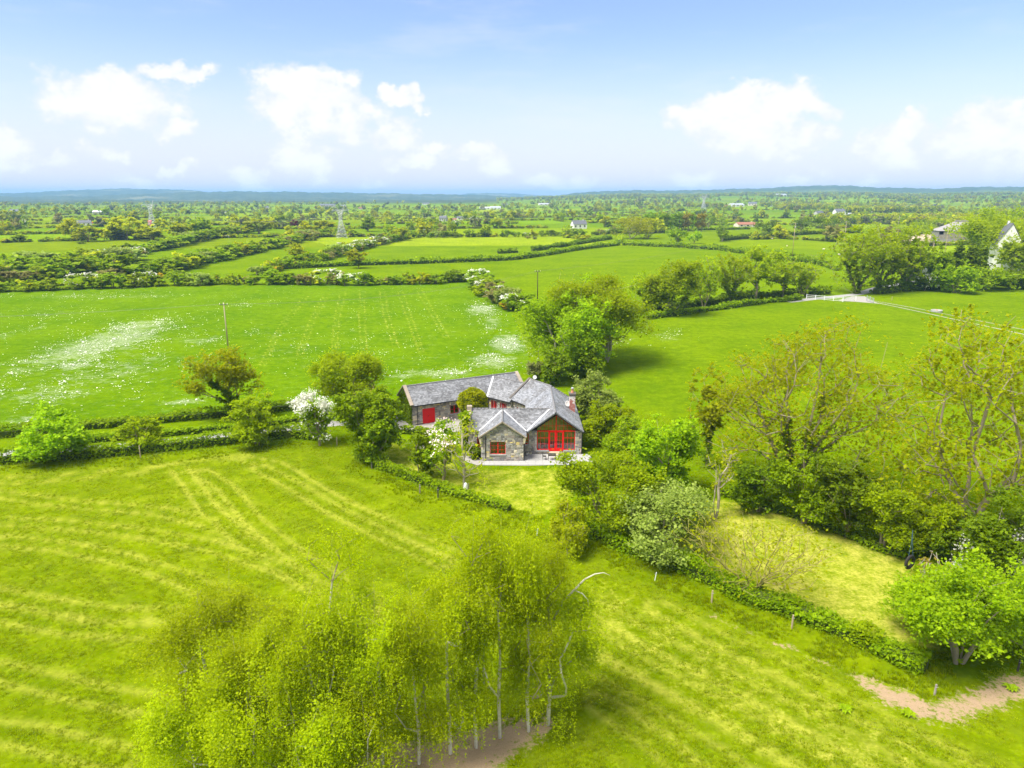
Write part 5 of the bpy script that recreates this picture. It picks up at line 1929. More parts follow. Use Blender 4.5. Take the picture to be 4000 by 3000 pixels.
for (kd, lb, u, v, vt_, hw, sd, mt) in (
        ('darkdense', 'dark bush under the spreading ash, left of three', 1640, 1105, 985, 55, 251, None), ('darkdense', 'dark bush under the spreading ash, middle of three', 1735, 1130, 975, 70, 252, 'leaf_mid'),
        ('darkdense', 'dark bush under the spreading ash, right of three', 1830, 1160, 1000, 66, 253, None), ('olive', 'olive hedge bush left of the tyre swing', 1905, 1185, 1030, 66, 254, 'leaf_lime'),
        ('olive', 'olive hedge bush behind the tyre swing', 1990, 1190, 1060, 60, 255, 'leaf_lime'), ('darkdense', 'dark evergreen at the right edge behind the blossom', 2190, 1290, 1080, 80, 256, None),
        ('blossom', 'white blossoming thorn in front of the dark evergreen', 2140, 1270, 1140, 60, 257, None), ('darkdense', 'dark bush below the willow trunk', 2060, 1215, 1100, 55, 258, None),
        ('fresh', 'bright green bush at the lawn corner, largest in the lower right', 2070, 1432, 1195, 138, 259, None), ('fresh', 'green bush at the right edge beyond the lawn corner bush', 2215, 1400, 1240, 80, 260, None),
        ('bare_tree', 'brown twiggy shrub at the left side of the lawn corner bush', 2008, 1335, 1195, 34, 261, 'leaf_bronze')):
    plant(kd, lb, u, v, vt_, hw, sd, 'shrub', dens=1.1, opt=dict(mat=mt) if mt else dict(ncl=240, blossom='blossom_white', bfrac=.35, mat='leaf_dark') if kd == 'blossom' else dict(ncl=230))
plant('bare', 'leafless spreading shrub with lichen yellow twigs on the lawn', 1622, 1278, 1100, 135, 262, 'shrub')

# ------------------------------------------------------------------ clipped hedges
hedge('hedge', 'near clipped hedge along the driveway and mown field', wl([(-150, 1012), (40, 1000), (300, 980), (480, 960), (620, 944), (705, 950)]), 1.15, 1.6, 'leaf_fresh')
hedge('hedge', 'middle clipped hedge between the driveway and its verge', wl([(55, 966), (240, 952), (330, 944), (480, 930), (560, 922), (660, 910)]), 0.9, 0.95, 'leaf_fresh')
hedge('hedge', 'far rough hedge between the driveway and the daisy field', wl([(-150, 955), (0, 945), (200, 925), (420, 905), (560, 893), (660, 880)]), 1.6, 1.3, 'leaf_mid', 0.8, wob=.22)
hedge('hedge', 'low hedge round the front garden facing the mown field', wl([(770, 990), (840, 1018), (910, 1045), (980, 1068), (1060, 1090), (1100, 1105)]), 1.1, 0.95, 'leaf_fresh', wob=.2)
hedge('hedge', 'low hedge in front of the gravel yard', wl([(870, 935), (920, 940), (975, 945)]), 0.9, 0.9, 'leaf_mid')
hedge('hedge', 'long clipped hedge along the right lawn above the mown field', wl([(1270, 1150), (1380, 1195), (1480, 1235), (1600, 1285), (1750, 1340), (1880, 1400), (2000, 1450)]), 1.9, 1.25, 'leaf_mid', wob=.3)
hedge('hedge', 'yellow leaved stretch at the far end of the lawn hedge', wl([(1830, 1378), (1900, 1408)]), 1.4, 1.25, 'leaf_lime', wob=.25)
hedge('hedge', 'ivy grown stone bank along the right field below the sparse trees', wl([(1395, 690), (1480, 678), (1560, 668), (1650, 655), (1730, 648)]), 1.8, 1.5, 'leaf_mid', 0.8, wob=.25)
hedge('hedge', 'grassy bank at the feet of the field hedge under the spreading ash', wl([(1560, 1065), (1700, 1110), (1850, 1165), (1960, 1205)]), 1.6, 0.7, 'leaf_mid', .8, wob=.3)
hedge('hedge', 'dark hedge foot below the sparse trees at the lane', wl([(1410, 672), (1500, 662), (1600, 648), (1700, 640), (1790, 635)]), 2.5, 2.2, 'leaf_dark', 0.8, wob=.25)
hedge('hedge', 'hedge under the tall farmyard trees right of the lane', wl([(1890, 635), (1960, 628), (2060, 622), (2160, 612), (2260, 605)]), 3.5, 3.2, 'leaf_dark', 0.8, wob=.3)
hedge('hedge', 'clipped hedge across the middle fields left of the bend', wl([(600, 582), (760, 574), (900, 570), (1010, 566), (1106, 562), (1180, 552), (1250, 540), (1335, 530)]), 2.6, 2.6, 'leaf_mid', 0.7, wob=.2)
hedge('hedge', 'clipped hedge across the middle fields right of the bend', wl([(1345, 530), (1450, 534), (1550, 540), (1660, 556), (1790, 576)]), 2.6, 2.8, 'leaf_mid', 0.7, wob=.22)
hedge('hedge', 'dark short hedge rising to the yellow bush', wl([(1075, 548), (1118, 546)]), 2.2, 2.2, 'leaf_dark', 0.7)
hedge('hedge', 'dark clipped hedge rising towards the olive tree', wl([(1150, 543), (1230, 531), (1320, 516)]), 2.5, 2.6, 'leaf_dark', 0.7)
hedge('hedge', 'yellow leaved stub of hedge at the field corner', wl([(1337, 526), (1340, 516)]), 3, 3, 'leaf_lime', 0.7)
hedge('hedge', 'clipped hedge along the top field below the dark round trees', wl([(1560, 520), (1650, 512), (1750, 506), (1850, 503), (1950, 500)]), 2.6, 3.0, 'leaf_dark', 0.7)
hedge('hedge', 'clipped hedge in front of the poplar row', wl([(1300, 505), (1400, 500), (1500, 497), (1620, 494)]), 2.6, 2.6, 'leaf_mid', 0.7)
hedge('hedge', 'hedge around the sheep field seen behind the gate', wl([(1660, 548), (1720, 556), (1770, 572), (1810, 585)]), 2.2, 2.0, 'leaf_mid', 0.7, wob=.25)

# ------------------------------------------------------------------ trees by the lane and the farm
for i, (kd, lb, u, v, vt_, hw, op) in enumerate((
        ('sycamore', 'leafy green tree with dark feet left of the lane trees', 1445, 678, 545, 62, dict(mat='leaf_lime', ivy=900)),
        ('single_ash', 'thin pale green tree nearest the bright sycamore', 1392, 675, 590, 40, dict(mat='leaf_lime')),
        ('ash', 'sparse ash with ivy foot, second of the lane trees', 1578, 657, 545, 52, dict(ivy=500, stems=3)),
        ('single_ash', 'sparse ash beside the second lane tree', 1632, 650, 526, 52, dict(ivy=300, zb=.15)),
        ('single_ash', 'low sparse ash left of the white gate', 1690, 642, 542, 48, dict(ivy=200, zb=.15)),
        ('ash', 'feathery young ash between the leafy tree and the ivy footed one', 1520, 664, 560, 40, dict(ivy=0)),
        ('ash', 'feathery low ash nearest the white rail fence', 1732, 642, 562, 38, dict(ivy=0)),
        ('ash', 'group stemmed olive ash above the white gate', 1850, 635, 497, 62, dict(ivy=900)),
        ('ash', 'tall olive ash right of the group stemmed one', 1900, 628, 488, 50, dict(ivy=700)),
        ('ash', 'tall multi stemmed ash by the galvanised gate', 1955, 628, 487, 44, dict(ivy=700)),
        ('dense', 'vase shaped green willow behind the white blossom', 2012, 612, 520, 42, dict(mat='leaf_mid')),
        ('cypress', 'dark narrow cypress left of the white gable', 2062, 612, 528, 18, {}),
        ('cypress', 'second dark cypress nearer the white gable', 2092, 612, 530, 22, {}),
        ('cypress', 'third dark cypress beside the white gable', 2112, 608, 534, 16, {}),
        ('lime', 'large yellow green tree behind the white gable', 2145, 578, 466, 74, dict(zb=.25)),
        ('lime', 'yellow green tree at the right edge over the farm', 2232, 590, 470, 62, {}),
        ('lime', 'slim yellow green tree standing before the white gable', 2186, 602, 516, 24, {}),
        ('poplar', 'upright bright poplar behind the barn, left of two', 2105, 530, 452, 24, dict(mat='leaf_lime')),
        ('poplar', 'upright bright poplar behind the barn, right of two', 2150, 530, 444, 30, dict(mat='leaf_lime')),
        ('blossom', 'white blossoming thorn at the roadside by the galvanised gate', 1996, 628, 585, 22, {}),
        ('darkdense', 'dark thorn bush right of the roadside blossom', 2060, 632, 575, 40, dict(mat='leaf_mid')),
        ('darkdense', 'dark thicket under the white gable', 2130, 625, 578, 44, dict(mat='leaf_mid')),
        ('darkdense', 'dark thicket at the right picture edge', 2205, 622, 582, 40, {}),
        ('lime', 'lime green tree beside the rubble heap', 1905, 520, 484, 40, {}),
        ('lime', 'low lime green tree left of the barn heap', 1958, 520, 480, 44, {}),
        ('sycamore', 'round olive tree at the end of the dark rising hedge', 1362, 516, 462, 40, dict(mat='leaf_olive')),
        ('olive', 'smaller olive tree right of the round olive tree', 1400, 515, 470, 24, {}),
        ('dense', 'round dark green tree in the top field, left of a pair', 1462, 528, 490, 21, {}),
        ('dense', 'round lighter tree in the top field, right of a pair', 1499, 526, 496, 17, dict(mat='leaf_fresh')),
        ('dense', 'small round tree on the top hedge right of the pair', 1560, 522, 486, 14, {}),
        ('dense', 'dark round tree on the top hedge', 1650, 508, 474, 22, dict(mat='leaf_dark')),
        ('dense', 'dark round tree behind the pole with stays', 1730, 505, 470, 18, dict(mat='leaf_dark')),
        ('dense', 'dark wide tree right of the pole with stays', 1785, 503, 466, 24, dict(mat='leaf_dark')),
        ('dense', 'dark green tree left of the barn', 1990, 498, 470, 22, {}),
        ('dense', 'dark green ball tree below the far pylon', 1530, 494, 456, 17, dict(mat='leaf_dark')),
        ('fresh', 'fresh green cone shaped tree right of the ball tree', 1560, 494, 468, 13, {}))):
    plant(kd, lb, u, v, vt_, hw, 300 + i, 'tree', dens=(.52 if 'ash' in kd else 1.15), opt=dict(dict(shape=[(0, 0, .66, .95, .34, 2), (0, 0, .45, .6, .3, .7)], stems=5, spread=.6, ncl=260, mat='leaf_lime') if kd == 'ash' else dict(mat='leaf_lime') if kd == 'single_ash' else {}, **op))
for i, u in enumerate(range(1405, 1528, 11)):
    pass
POP = [(proto_parts('poplar', 16, 3.2, 1500, .55, 330, dict(mat=m_)), (16, 3.2)) for m_ in ('leaf_fresh', 'leaf_mid', 'leaf_bronze')]
for i in range(13):
    u = 1400 + i * 9.6
    p = G(u, 500)
    pr, nom = POP[[0, 0, 1, 0, 1, 0, 1, 1, 2, 2, 0, 2, 2][i]]
    place_parts('poplar_tree', pr, nom, p, (500 - 456 - (i % 3) * 3) / F_ * p.y * 1.0, 3.6, i, 'tall poplar, %s from the left in the close row below the far pylon' % nth(i + 1), 'tree', 'poplar row')

# ------------------------------------------------------------------ hedgerows of separate bushes in the middle distance
def bproto(kind, seed, n, ls, opt=None, h=5.0, w_=3.0):
    o = dict(ncl=45, twig=.03)
    o.update(opt or {})
    return merged(proto_parts(kind, h, w_, n, ls, seed, o))


BUSH = [bproto('dense', 401, 850, .42, dict(mat='far_green')), bproto('dense', 402, 850, .42, dict(mat='leaf_fresh')), bproto('dense', 403, 850, .42), bproto('olive', 404, 750, .42, dict(mat='far_yellow')), bproto('dense', 405, 850, .42),
        bproto('pale', 406, 700, .42), bproto('blossom', 407, 850, .42, dict(bfrac=.20)), bproto('blossom', 408, 850, .42, dict(bfrac=.12)), bproto('dense', 409, 600, .42, dict(mat='far_brown'))]
MIDTREE = [bproto('sycamore', 411, 1700, .6, dict(ncl=90), 10, 4.5), bproto('olive', 412, 1500, .6, dict(ncl=90), 10, 4.5), bproto('lime', 413, 1900, .6, dict(ncl=90, mat='far_yellow'), 10, 4.5), bproto('dense', 414, 1700, .6, dict(ncl=90), 10, 4.5),
           bproto('single_ash', 415, 900, .6, dict(ncl=100, ivy=150), 10, 4.5)]
rb = np.random.default_rng(55)


LOOK = ('green', 'bright green', 'mid green', 'yellow green', 'leafy green', 'pale green', 'white blossoming', 'white flecked', 'brownish')


def bush_row(uv, step, h, row, end, group, white=.14, weights=(4, 3, 3, 2.6, 3, 1, 0, .25, 1.4), jit=1.2, wk=1.0):
    P = wl(uv)
    cnt = 0
    acc = 0.0
    ws = np.array(weights, float)
    for (x0, y0), (x1, y1) in zip(P[:-1], P[1:]):
        L = math.hypot(x1 - x0, y1 - y0)
        s = acc
        while s < L:
            x, y = x0 + (x1 - x0) * s / L + rb.normal() * jit, y0 + (y1 - y0) * s / L + rb.normal() * jit
            k = 6 if rb.uniform() < white else int(rb.choice(9, p=ws / ws.sum()))
            hh = h * rb.uniform(.62, 1.25)
            w_ = hh * rb.uniform(.75, 1.1) * wk
            o = link('hedge_bush', BUSH[k], None, (x, y, float(gz(x, y)) - .05), (0, 0, rb.uniform(0, 6.28)), (w_ / 3, w_ / 3, hh / 5))
            cnt += 1
            tag(o, '%s bush, %s from the %s end of the %s' % (LOOK[k], nth(cnt), end, row), 'bush', group)
            s += step * rb.uniform(.6, 1.25) * (w_ / (h * .92))
        acc = s - L


bush_row([(-60, 632), (60, 628), (200, 622), (330, 618), (470, 614), (620, 614), (780, 616), (910, 613), (1032, 607)], 4.2, 4.6, 'hedgerow behind the daisy field', 'left', 'bushes behind the daisy field', .06)
bush_row([(1035, 612), (1060, 635), (1085, 655), (1105, 672)], 3.6, 4.8, 'hedgerow right of the daisy field', 'far', 'bushes right of the daisy field', .25)
bush_row([(-40, 618), (60, 606), (150, 592), (230, 578), (300, 562)], 5.0, 7.0, 'lower left hedgerow', 'left', 'bushes of the lower left hedgerow', .03, wk=1.15)
bush_row([(-40, 590), (60, 578), (160, 568), (260, 556), (360, 538), (450, 518), (560, 500)], 6.2, 6.6, 'upper left hedgerow', 'left', 'bushes of the upper left hedgerow', .03, wk=1.15)
bush_row([(250, 604), (340, 592), (430, 572), (520, 552), (600, 534), (680, 515), (745, 504)], 5.2, 6.2, 'diagonal hedgerow below the middle pylon', 'near', 'bushes of the long diagonal hedgerow', .03, wk=1.1)
bush_row([(555, 594), (620, 580), (690, 564), (765, 543), (830, 527), (880, 515)], 5.5, 5.2, 'gorse hedgerow right of the diagonal', 'near', 'bushes of the gorse hedgerow', .05, (2, 1, 3, 3, 2, 1, 0, 1, 3))
bush_row([(880, 515), (960, 514), (1040, 512), (1130, 512), (1240, 508), (1330, 505)], 8.5, 5.2, 'level hedgerow beyond the middle field', 'left', 'bushes beyond the middle field', .05)
for (u, v, hh, ww, k, lb) in ((985, 505, 9, 4, 4, 'lone tree with ivy on the gorse hedgerow'),):
    pass
SPEC = [  # single trees of the left middle distance: u, foot v, top v, half width, pattern, words
    (155, 518, 474, 18, 2, 'bright yellow green tree standing alone on the left'), (272, 518, 470, 27, 2, 'wide bright yellow green tree left of the left pylon'),
    (190, 522, 487, 22, 1, 'olive tree between the two bright yellow green trees'), (252, 598, 545, 24, 3, 'tall dark green tree at the foot of the diagonal hedgerow'),
    (430, 512, 474, 20, 0, 'green round tree right of the left pylon'), (395, 516, 478, 20, 1, 'olive round tree just right of the left pylon'),
    (330, 520, 490, 26, 1, 'olive bushy tree below the left pylon'), (640, 568, 527, 18, 4, 'thin leaved ash in the gorse hedgerow'), (775, 580, 540, 20, 4, 'bare crowned ash behind the thorn hedge'),
    (795, 500, 466, 15, 3, 'dark tree right of the middle pylon'), (942, 498, 470, 14, 3, 'dark tree on the far hedge left of the grey house'), (700, 505, 474, 22, 1, 'olive tree left of the middle pylon'),
    (862, 520, 488, 18, 1, 'olive tree at the top of the gorse hedgerow'), (640, 487, 476, 12, 3, 'dark small tree beside the red leaved tree'), (560, 505, 470, 24, 1, 'olive tree on the diagonal hedgerow')]
for i, (u, v, vt_, hw, k, lb) in enumerate(SPEC):
    p = G(u, v)
    d = math.hypot(p.x, p.y)
    h = max(4.0, height_at(u, vt_, p.y) - p.z)
    o = link('hedgerow_tree', MIDTREE[k], None, p, (0, 0, i * 1.3), (hw / F_ * d / 3.9, hw / F_ * d / 3.9, h / 9.5))
    tag(o, lb, 'tree')
o = link('copper_tree', bproto('dense', 420, 1200, .6, dict(mat='leaf_red', ncl=60), 8, 5), None, G(637, 489), (0, 0, 0), (1.1, 1.1, 1.0))
tag(o, 'dark red leaved round tree among the green hedges', 'tree')
gorse = bproto('dense', 421, 300, .35, dict(mat='leaf_gorse', ncl=30), 2, 1.6)
for i, (u, v) in enumerate(((470, 606), (605, 584), (632, 575), (590, 587), (780, 540), (840, 524), (1090, 668), (350, 600))):
    o = link('gorse_bush', gorse, None, G(u, v + 1), (0, 0, i), (1, 1, 1.1))
    tag(o, 'small yellow flowering gorse ' + ('left of the daisy field pole', 'lower in the gorse hedgerow', 'beside the thin ash of the gorse hedgerow', 'lowest in the gorse hedgerow', 'high in the gorse hedgerow', 'at the top of the gorse hedgerow', 'in the hedge right of the daisy field', 'at the foot of the diagonal hedgerow')[i], 'bush', 'gorse bushes')

# ------------------------------------------------------------------ far countryside: hedges, copses and woods too many to count
FT = [bproto('sycamore', 431, 260, 1.5, dict(ncl=30, ivy=0, mat='far_green'), 10, 5), bproto('olive', 432, 240, 1.5, dict(ncl=30, mat='far_yellow'), 10, 5), bproto('lime', 433, 240, 1.5, dict(ncl=30, mat='far_yellow'), 10, 5), bproto('darkdense', 434, 260, 1.5, dict(ncl=30, mat='far_dark'), 10, 5),
      bproto('dense', 435, 200, 1.5, dict(ncl=30, mat='far_grey'), 10, 5), bproto('dense', 436, 200, 1.5, dict(ncl=30, mat='far_green'), 10, 5), bproto('dense', 437, 200, 1.5, dict(ncl=30, mat='far_brown'), 10, 5), bproto('blossom', 438, 240, 1.4, dict(ncl=30, bfrac=.2), 10, 5)]


def far_land():
    rg = np.random.default_rng(77)
    n = 420000
    r = 560 * (4900 / 560) ** rg.uniform(0, 1, n)
    r = np.sqrt(rg.uniform(545 ** 2, 4900 ** 2, n))
    a = rg.uniform(-0.72, 0.72, n)
    # more candidates close by
    k = rg.uniform(0, 1, n) < 0.5
    r[k] = rg.uniform(545, 2200, k.sum())
    x, y = r * np.sin(a), r * np.cos(a)
    A, B, ia, ib, h, h2 = cell_info(x, y)
    fb = np.mod(B, 118.0)
    db = np.minimum(fb, 118 - fb)
    fa = np.mod(A + 90 * np.mod(ib, 2), 225.0)
    da = np.minimum(fa, 225 - fa)
    edge = np.minimum(da, db)
    gap = np.sin(A / 23.0 + ib) + np.sin(B / 17.0 + ia * 2.1)
    on_hedge = (edge < 3.0) & (gap > -1.35)
    wooded = h2 * 0.9 + 0.55 * sstep(1300, 3600, r) + 0.10 * np.sin(x / 330.0) + 0.12 * sstep(0.05, 0.35, a)
    in_wood = wooded > 1.06
    nearp = sstep(2600, 700, r)
    keep = (on_hedge & (rg.uniform(0, 1, n) < 0.22 + .46 * nearp)) | (in_wood & (rg.uniform(0, 1, n) < 0.10 + 0.12 * sstep(2500, 600, r)))
    lone = (~on_hedge) & (rg.uniform(0, 1, n) < 0.0012)
    keep |= lone
    keep &= (a > -0.02) | (r < 2500 + 500 * rg.uniform(0, 1, n))
    # keep the farm field slopes and the seen meadows open
    for (u, v, ru, rv) in ((1650, 461, 70, 5), (1600, 447, 60, 4), (1250, 495, 70, 9), (1650, 500, 220, 12), (1150, 505, 120, 8), (2000, 470, 60, 8), (1180, 482, 60, 4)):
        c = G(u, v)
        rx = ru / F_ * c.y
        ry = abs(G(u, v - rv).y - G(u, v + rv).y) / 2
        keep &= ((x - c.x) / rx) ** 2 + ((y - c.y) / ry) ** 2 > 1
    x, y, r, on_hedge, in_wood, a = x[keep], y[keep], r[keep], on_hedge[keep], in_wood[keep], a[keep]
    n = len(x)
    tall = rg.uniform(0, 1, n) < np.where(in_wood, 0.95, 0.07 + 0.14 * sstep(900, 2200, r))
    hh = np.where(tall, rg.uniform(7, 13.5, n), rg.uniform(1.8, 3.8, n))
    ww = np.where(tall, rg.uniform(.34, .52, n), rg.uniform(.6, 1.1, n)) * hh
    pr = np.array([.24, .22, .14, .09, .11, .12, .06, .02])
    far = np.array([.16, .18, .10, .12, .26, .06, .13, .0])
    pick = np.where(rg.uniform(0, 1, n) < 0.9 * sstep(1100, 3000, r), rg.choice(8, n, p=far / far.sum()), rg.choice(8, n, p=pr / pr.sum()))
    z = gz(x, y) - 0.2
    scatter('far_woodland', np.stack([x, y, z], 1), np.stack([ww / 5, ww / 5, hh / 10], 1), pick, FT, 'distant hedgerows and woods fading into the haze')
    return n


print('far plants', far_land())

# ------------------------------------------------------------------ poles, wires, pylons
def utility_pole(u, v, vtop, label, mat='pole_wood', arm=True, transformer=False):
    p = G(u, v)
    h = max(6.0, height_at(u, vtop, p.y) - p.z)
    e = empty('utility_pole', p, label, 'pole', 'power poles')
    mb = MB(); mb.tube([p, p + Vector((0, 0, h))], [.17, .11], 8); mb.build('post', MATS[mat], e, True)
    if arm:
        mb = MB(); mb.bar(p + Vector((-.9, -.12, h - .5)), p + Vector((.9, -.12, h - .5)), .12, .12); mb.build('crossarm', MATS['pole_dark'], e)
        for x in (-.8, 0, .8):
            mb = MB(); mb.lathe([(.06, 0), (.09, .08), (.05, .16), (.08, .24), (.03, .3)], (p.x + x, p.y - .12, p.z + h - .44), 8); mb.build('insulator', MATS['white_paint'], e)
    if transformer:
        mb = MB(); mb.lathe([(.05, 0), (.24, .05), (.24, .7), (.05, .78)], (p.x + .1, p.y - .4, p.z + h - 2.6), 10); mb.build('transformer', MATS['galvanised'], e)
    return p + Vector((0, 0, h))


def wire(a, b, sag, r, label, n=14, group='overhead wires'):
    mb = MB()
    pts = []
    for k in range(n + 1):
        t = k / n
        q = a.lerp(b, t)
        q.z -= sag * 4 * t * (1 - t)
        pts.append(q)
    mb.tube(pts, r, 4)
    o = mb.build('overhead_wire', MATS['wire'])
    tag(o, label, 'wire', group)


P1 = utility_pole(493, 752, 653, 'pale power pole in the daisy field above the ash')
P2 = utility_pole(1161, 650, 583, 'dark power pole beyond the hedge behind the sycamores', 'pole_dark')
P0 = Vector((P1.x - 150, P1.y - 22, P1.z))
P3 = utility_pole(1711, 556, 481, 'power pole with stays and transformer in the sheep field', transformer=True)
P4 = utility_pole(1821, 545, 478, 'plain power pole left of the tall ashes')
P5 = utility_pole(1937, 512, 466, 'far power pole over the rubble heap', arm=False)
P6 = utility_pole(2037, 572, 489, 'power pole in front of the barn', arm=False)
P7 = utility_pole(2007, 598, 518, 'power pole with a crossarm right of the willow by the lane')
for k, (a, b, s, lb) in enumerate(((P0, P1, 2.0, 'wire crossing the daisy field to the left'), (P1, P2, 2.5, 'wire between the daisy field pole and the dark pole'), (P2, P3, 3.0, 'wire from the dark pole to the pole with stays'),
                                   (P3, P4, 1.0, 'wire from the pole with stays to the next pole right'), (P4, P6, 1.5, 'wire leading to the pole in front of the barn'))):
    for off, sd in ((-.7, 'left '), (.7, 'right ')): wire(a + Vector((off, -.12, -.35)), b + Vector((off, -.12, -.35)), s, .014, sd + lb)
wire(P3 + Vector((0, 0, -1.5)), G(1757, 565), 0, .02, 'stay wire slanting down right of the pole with stays')
mb = MB(); a_, b_ = G(2156, 738), AT(2212, 684, G(2156, 738).y + 2)
mb.tube([a_, a_.lerp(b_, .5)], .05, 6); tag(mb.build('stay_guard', MATS['leaf_gorse']), 'yellow stay guard leaning in the right field', 'stay')
wire(a_, b_ + (b_ - a_) * 1.5, 0, .02, 'stay wire in the right field leaning out of the picture')


def pylon(u, v, vtop, label, rz=0.5):
    p = G(u, v)
    H = height_at(u, vtop, p.y) - p.z
    e = empty('pylon', p, label, 'pylon', 'lattice pylons')
    Rm = Matrix.Rotation(rz, 3, 'Z')
    def q(x, y, z): return p + Rm @ Vector((x, y, z))
    r = max(.10, 0.30 * p.y / PX * 0.5)
    wz = [(0, .145), (.30, .085), (.55, .040), (.70, .045), (.84, .095)]
    body = MB()
    for (z0, w0), (z1, w1) in zip(wz[:-1], wz[1:]):
        n = 3 if z0 < .5 else 2
        for k in range(n):
            a0, a1 = z0 + (z1 - z0) * k / n, z0 + (z1 - z0) * (k + 1) / n
            b0, b1 = w0 + (w1 - w0) * k / n, w0 + (w1 - w0) * (k + 1) / n
            c0 = [q(sx * b0 * H, sy * min(b0, .06 + .6 * b0) * H, a0 * H) for sx, sy in ((-1, -1), (1, -1), (1, 1), (-1, 1))]
            c1 = [q(sx * b1 * H, sy * min(b1, .06 + .6 * b1) * H, a1 * H) for sx, sy in ((-1, -1), (1, -1), (1, 1), (-1, 1))]
            for i in range(4):
                j = (i + 1) % 4
                body.tube([c0[i], c1[i]], r, 4); body.tube([c0[i], c1[j]], r * .6, 4); body.tube([c0[j], c1[i]], r * .6, 4); body.tube([c1[i], c1[j]], r * .6, 4)
    body.build('tower', MATS['galvanised'], e)
    arm = MB()
    for sx in (-1, 1):
        arm.tube([q(sx * .095 * H, 0, .84 * H), q(sx * .13 * H, 0, 1.0 * H)], r, 4)
        arm.tube([q(sx * .06 * H, 0, .84 * H), q(sx * .13 * H, 0, 1.0 * H)], r * .7, 4)
    for z in (.82, .86): arm.tube([q(-.26 * H, 0, .84 * H + (z - .84) * H * .3), q(-.09 * H, 0, z * H), q(.09 * H, 0, z * H), q(.26 * H, 0, .84 * H + (z - .84) * H * .3)], r, 4)
    arm.build('crossarm', MATS['galvanised'], e)
    tips = []
    for x in (-.25, .25):
        mb = MB(); mb.tube([q(x * H, 0, .83 * H), q(x * H, 0, .71 * H)], r * .8, 5); mb.build('insulator', MATS['galvanised'], e)
        tips.append(q(x * H, 0, .71 * H))
    mb = MB(); mb.tube([q(-.09 * H, 0, .83 * H), q(0, 0, .70 * H), q(.09 * H, 0, .83 * H)], r * .8, 5); mb.build('insulator', MATS['white_paint'], e)
    tips.append(q(0, 0, .70 * H))
    return tips


T1 = pylon(330, 497, 432, 'lattice pylon on the left with a red farm shed behind it', .7)
T2 = pylon(738, 514, 443, 'lattice pylon in the middle of the left hedges', .45)
T3 = pylon(1519, 460, 419, 'lattice pylon on the right above the poplar row', .3)
for k in range(3):
    w3 = ('left outer ', 'right outer ', 'middle ')[k]
    wire(T1[k] + Vector((-420, 330, -3)), T1[k], 9, .05, w3 + 'high voltage line left of the left pylon')
    wire(T1[k], T2[k], 8, .05, w3 + 'high voltage line between the left and the middle pylon', 24)
    wire(T2[k], T3[k], 14, .06, w3 + 'high voltage line between the middle and the right pylon', 40)
    wire(T3[k], T3[k] + Vector((600, -250, -2)), 8, .06, w3 + 'high voltage line right of the right pylon', 24)

# ------------------------------------------------------------------ farm, distant houses
def house_at(u, v, wpx, hpx, label, wallm='render_white', roofm='far_slate', rz=0.15, name='house', depth=.55, wins=3, chim=True, cat='house', roofk=.45):
    p = G(u, v)
    d = math.hypot(p.x, p.y)
    W, Hh = wpx / F_ * d, hpx / F_ * d
    e = empty(name, p, label, cat)
    M = Matrix.Translation(p) @ Matrix.Rotation(rz, 4, 'Z')
    D = W * depth
    we, rd = Hh * (1 - roofk), Hh
    def T(m): m.v = [tuple(M @ Vector(q)) for q in m.v]; return m
    mb = MB(); mb.prism([(-W / 2, -D / 2, -.3), (-W / 2, -D / 2, we), (-W / 2, 0, rd - .15), (-W / 2, D / 2, we), (-W / 2, D / 2, -.3)], (W, 0, 0)); T(mb).build('wall', MATS[wallm], e)
    mb = MB()
    for s in (-1, 1): mb.prism([(-W / 2 - .3, s * (D / 2 + .3), we - .15), (-W / 2 - .3, 0, rd), (-W / 2 - .3, 0, rd + .22), (-W / 2 - .3, s * (D / 2 + .3), we + .07)], (W + .6, 0, 0))
    ro = T(mb).build('roof', MATS[roofm], e)
    if chim:
        mb = MB(); mb.box(W * .32 - .4, W * .32 + .4, -.35, .35, rd - .6, rd + 1.0); T(mb).build('chimney', MATS[wallm], ro)
    for k in range(wins):
        x = W * ((k + .5) / wins - .5)
        mb = MB(); mb.box(x - W * .05, x + W * .05, -D / 2 - .04, -D / 2 + .02, we * .35, we * .8); T(mb).build('window', MATS['black_paint'], e)
    return e


